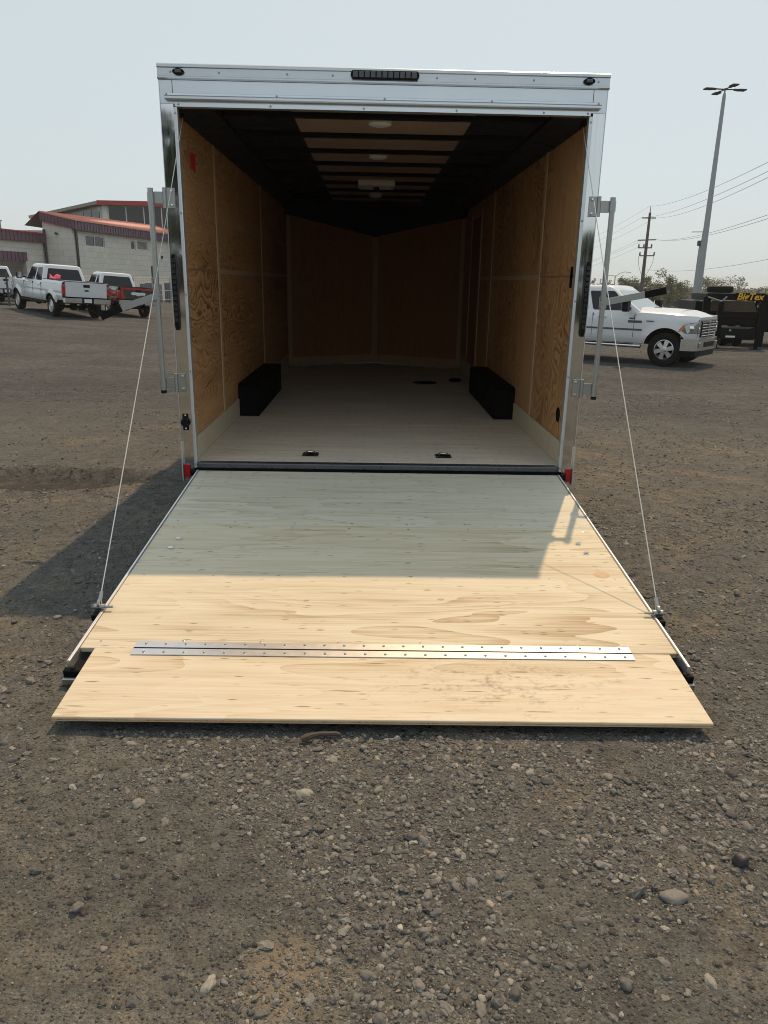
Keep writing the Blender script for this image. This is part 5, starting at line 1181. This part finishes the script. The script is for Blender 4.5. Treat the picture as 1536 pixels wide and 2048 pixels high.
# taller hall behind with a band of dark windows
HB = thing('glazed_hall', 'taller hall with red roof edge and a band of dark windows', 'building')
FP = [(-10, 74), (-26.15, 74), (-37.0, 86), (-24, 98), (-10, 98)]
def zroof(x, y): return 8.10-0.045*(y-74)+0.006*(-26-x)*0
core = MB(); core.add([(x, y, 0) for x, y in FP]+[(x, y, zroof(x, y)-0.02) for x, y in FP], [(i, (i+1) % 5, 5+(i+1) % 5, 5+i) for i in range(5)]+[tuple(range(4, -1, -1)), tuple(range(5, 10))])
obj('wall', core, 'concrete_block', HB)
RFo = [(-9.5, 73.4), (-26.5, 73.4), (-38.6, 86.2), (-24, 99.5), (-9.5, 99.5)]
rfm = MB(); rfm.add([(x, y, zroof(x, y)) for x, y in RFo]+[(x, y, zroof(x, y)+0.30) for x, y in RFo], [(i, (i+1) % 5, 5+(i+1) % 5, 5+i) for i in range(5)]+[tuple(range(4, -1, -1)), tuple(range(5, 10))])
rfo = obj('roof', rfm, 'tan_trim', HB)
obj('fascia', B(-26.5, -9.5, 73.32, 73.395, 8.06, 8.46), 'roof_red', rfo)
for i in range(9):
    x0 = -25.7+1.72*i
    wi = obj('window', MB().box(x0, x0+0.09, 73.90, 73.998, 6.0, 8.0), 'frame_white', HB)
    obj('pane', B(x0+0.091, x0+1.72-0.002, 73.94, 73.996, 6.0, 7.98), 'window_dark', wi)
obj('corner_post', B(-26.2, -25.72, 73.88, 73.999, 5.8, 8.05), 'frame_white', HB)
a = Vector((-26.15, 74, 0)); b_ = Vector((-37.0, 86, 0)); d = (b_-a).normalized(); nn = Vector((-d.y, d.x, 0)); nn = nn if nn.x < 0 else -nn
for i in range(7):
    t0 = 0.9+1.9*i; p = a+d*t0+nn*0.01; q_ = a+d*(t0+1.7)+nn*0.01; zt0 = zroof(p.x, p.y)-0.2
    obj('window', MB().add([(p.x, p.y, 6.0), (q_.x, q_.y, 6.0), (q_.x, q_.y, zt0), (p.x, p.y, zt0), (p.x+nn.x*.05, p.y+nn.y*.05, 6.0), (q_.x+nn.x*.05, q_.y+nn.y*.05, 6.0), (q_.x+nn.x*.05, q_.y+nn.y*.05, zt0), (p.x+nn.x*.05, p.y+nn.y*.05, zt0)], [(0, 1, 2, 3), (4, 7, 6, 5), (0, 4, 5, 1), (1, 5, 6, 2), (2, 6, 7, 3), (3, 7, 4, 0)]), 'window_dark', HB)
obj('gutter_bracket', B(-26.9, -26.3, 74.6, 74.9, 7.55, 7.95), 'frame_white', HB)
# fence and cooling units in front of the block building
FN = thing('wire_fence', 'wire fence with thin rails in front of the block building', 'fence')
pa = Vector((-19.6, 46.5, 0)); pb = Vector((-11.0, 58.5, 0)); n_ = 9
fp = [pa.lerp(pb, i/n_) for i in range(n_+1)]
for p in fp: obj('post', MB().cyl((p.x, p.y, gz(p.x, p.y)-0.1), (p.x, p.y, 1.45), 0.035, n=8), 'pole_grey', FN)
for zz in (1.42, 0.55, -0.1): obj('rail', MB().tube([(p.x, p.y, zz) for p in fp], 0.022, 6), 'pole_grey', FN)
fm = MB()
for i in range(90):
    p = pa.lerp(pb, i/89); fm.cyl((p.x, p.y, -0.2), (p.x, p.y, 1.4), 0.006, n=4, caps=False)
obj('mesh_wire', fm, 'pole_grey', FN)['kind'] = 'stuff'
for i, (x_, y_, w_, h_) in enumerate(((-16.9, 55.5, 0.85, 1.35), (-15.6, 58.0, 0.95, 1.5))):
    cu = thing('cooling_unit', ('dark grey cooling unit behind the fence, nearer the door', 'dark grey cooling unit behind the fence, farther right')[i], 'cooling unit', (x_, y_, gz(x_, y_)), (0, 0, bang))
    obj('cabinet', B(-w_, w_, -w_*.6, w_*.6, 0, h_, ch=0.03), 'unit_grey', cu)
    obj('fan_grille', MB().lathe([(0, h_+0.02), (w_*.5, h_+0.05), (w_*.55, h_+0.001)], 16, 'z'), 'window_dark', cu)
    for k in range(5): obj('slat', B(-w_*.9, w_*.9, -w_*.6-0.03, -w_*.6-0.001, 0.15+k*h_*.16, 0.2+k*h_*.16), 'unit_grey', cu)
# gate post at the far left
gp = thing('gate_post', 'dark gate post at the left edge beside the white pickup', 'post', (-18.4, 35.0, 0))
obj('shaft', MB().cyl((0, 0, gz(-18.4, 35)-0.05), (0, 0, 1.6), 0.05, n=10), 'lamp_dark', gp)

# ------------------------------------------------------------------ smoke haze lying over the yard
hzm = bpy.data.materials.new('haze'); hzm.use_nodes = True
hn_ = hzm.node_tree; hn_.nodes.remove(hn_.nodes['Principled BSDF'])
pv = hn_.nodes.new('ShaderNodeVolumePrincipled'); pv.inputs['Color'].default_value = (0.93, 0.95, 0.95, 1)
pv.inputs['Density'].default_value = 0.0004; pv.inputs['Anisotropy'].default_value = 0.3
hn_.links.new(pv.outputs[0], hn_.nodes['Material Output'].inputs['Volume'])
ho = link('haze', B(-780, 780, -200, 1600, -4.6, 13.6).mesh('haze')); ho.data.materials.append(hzm); ho['kind'] = 'stuff'
ho['label'] = 'thin smoke haze hanging over the whole yard'
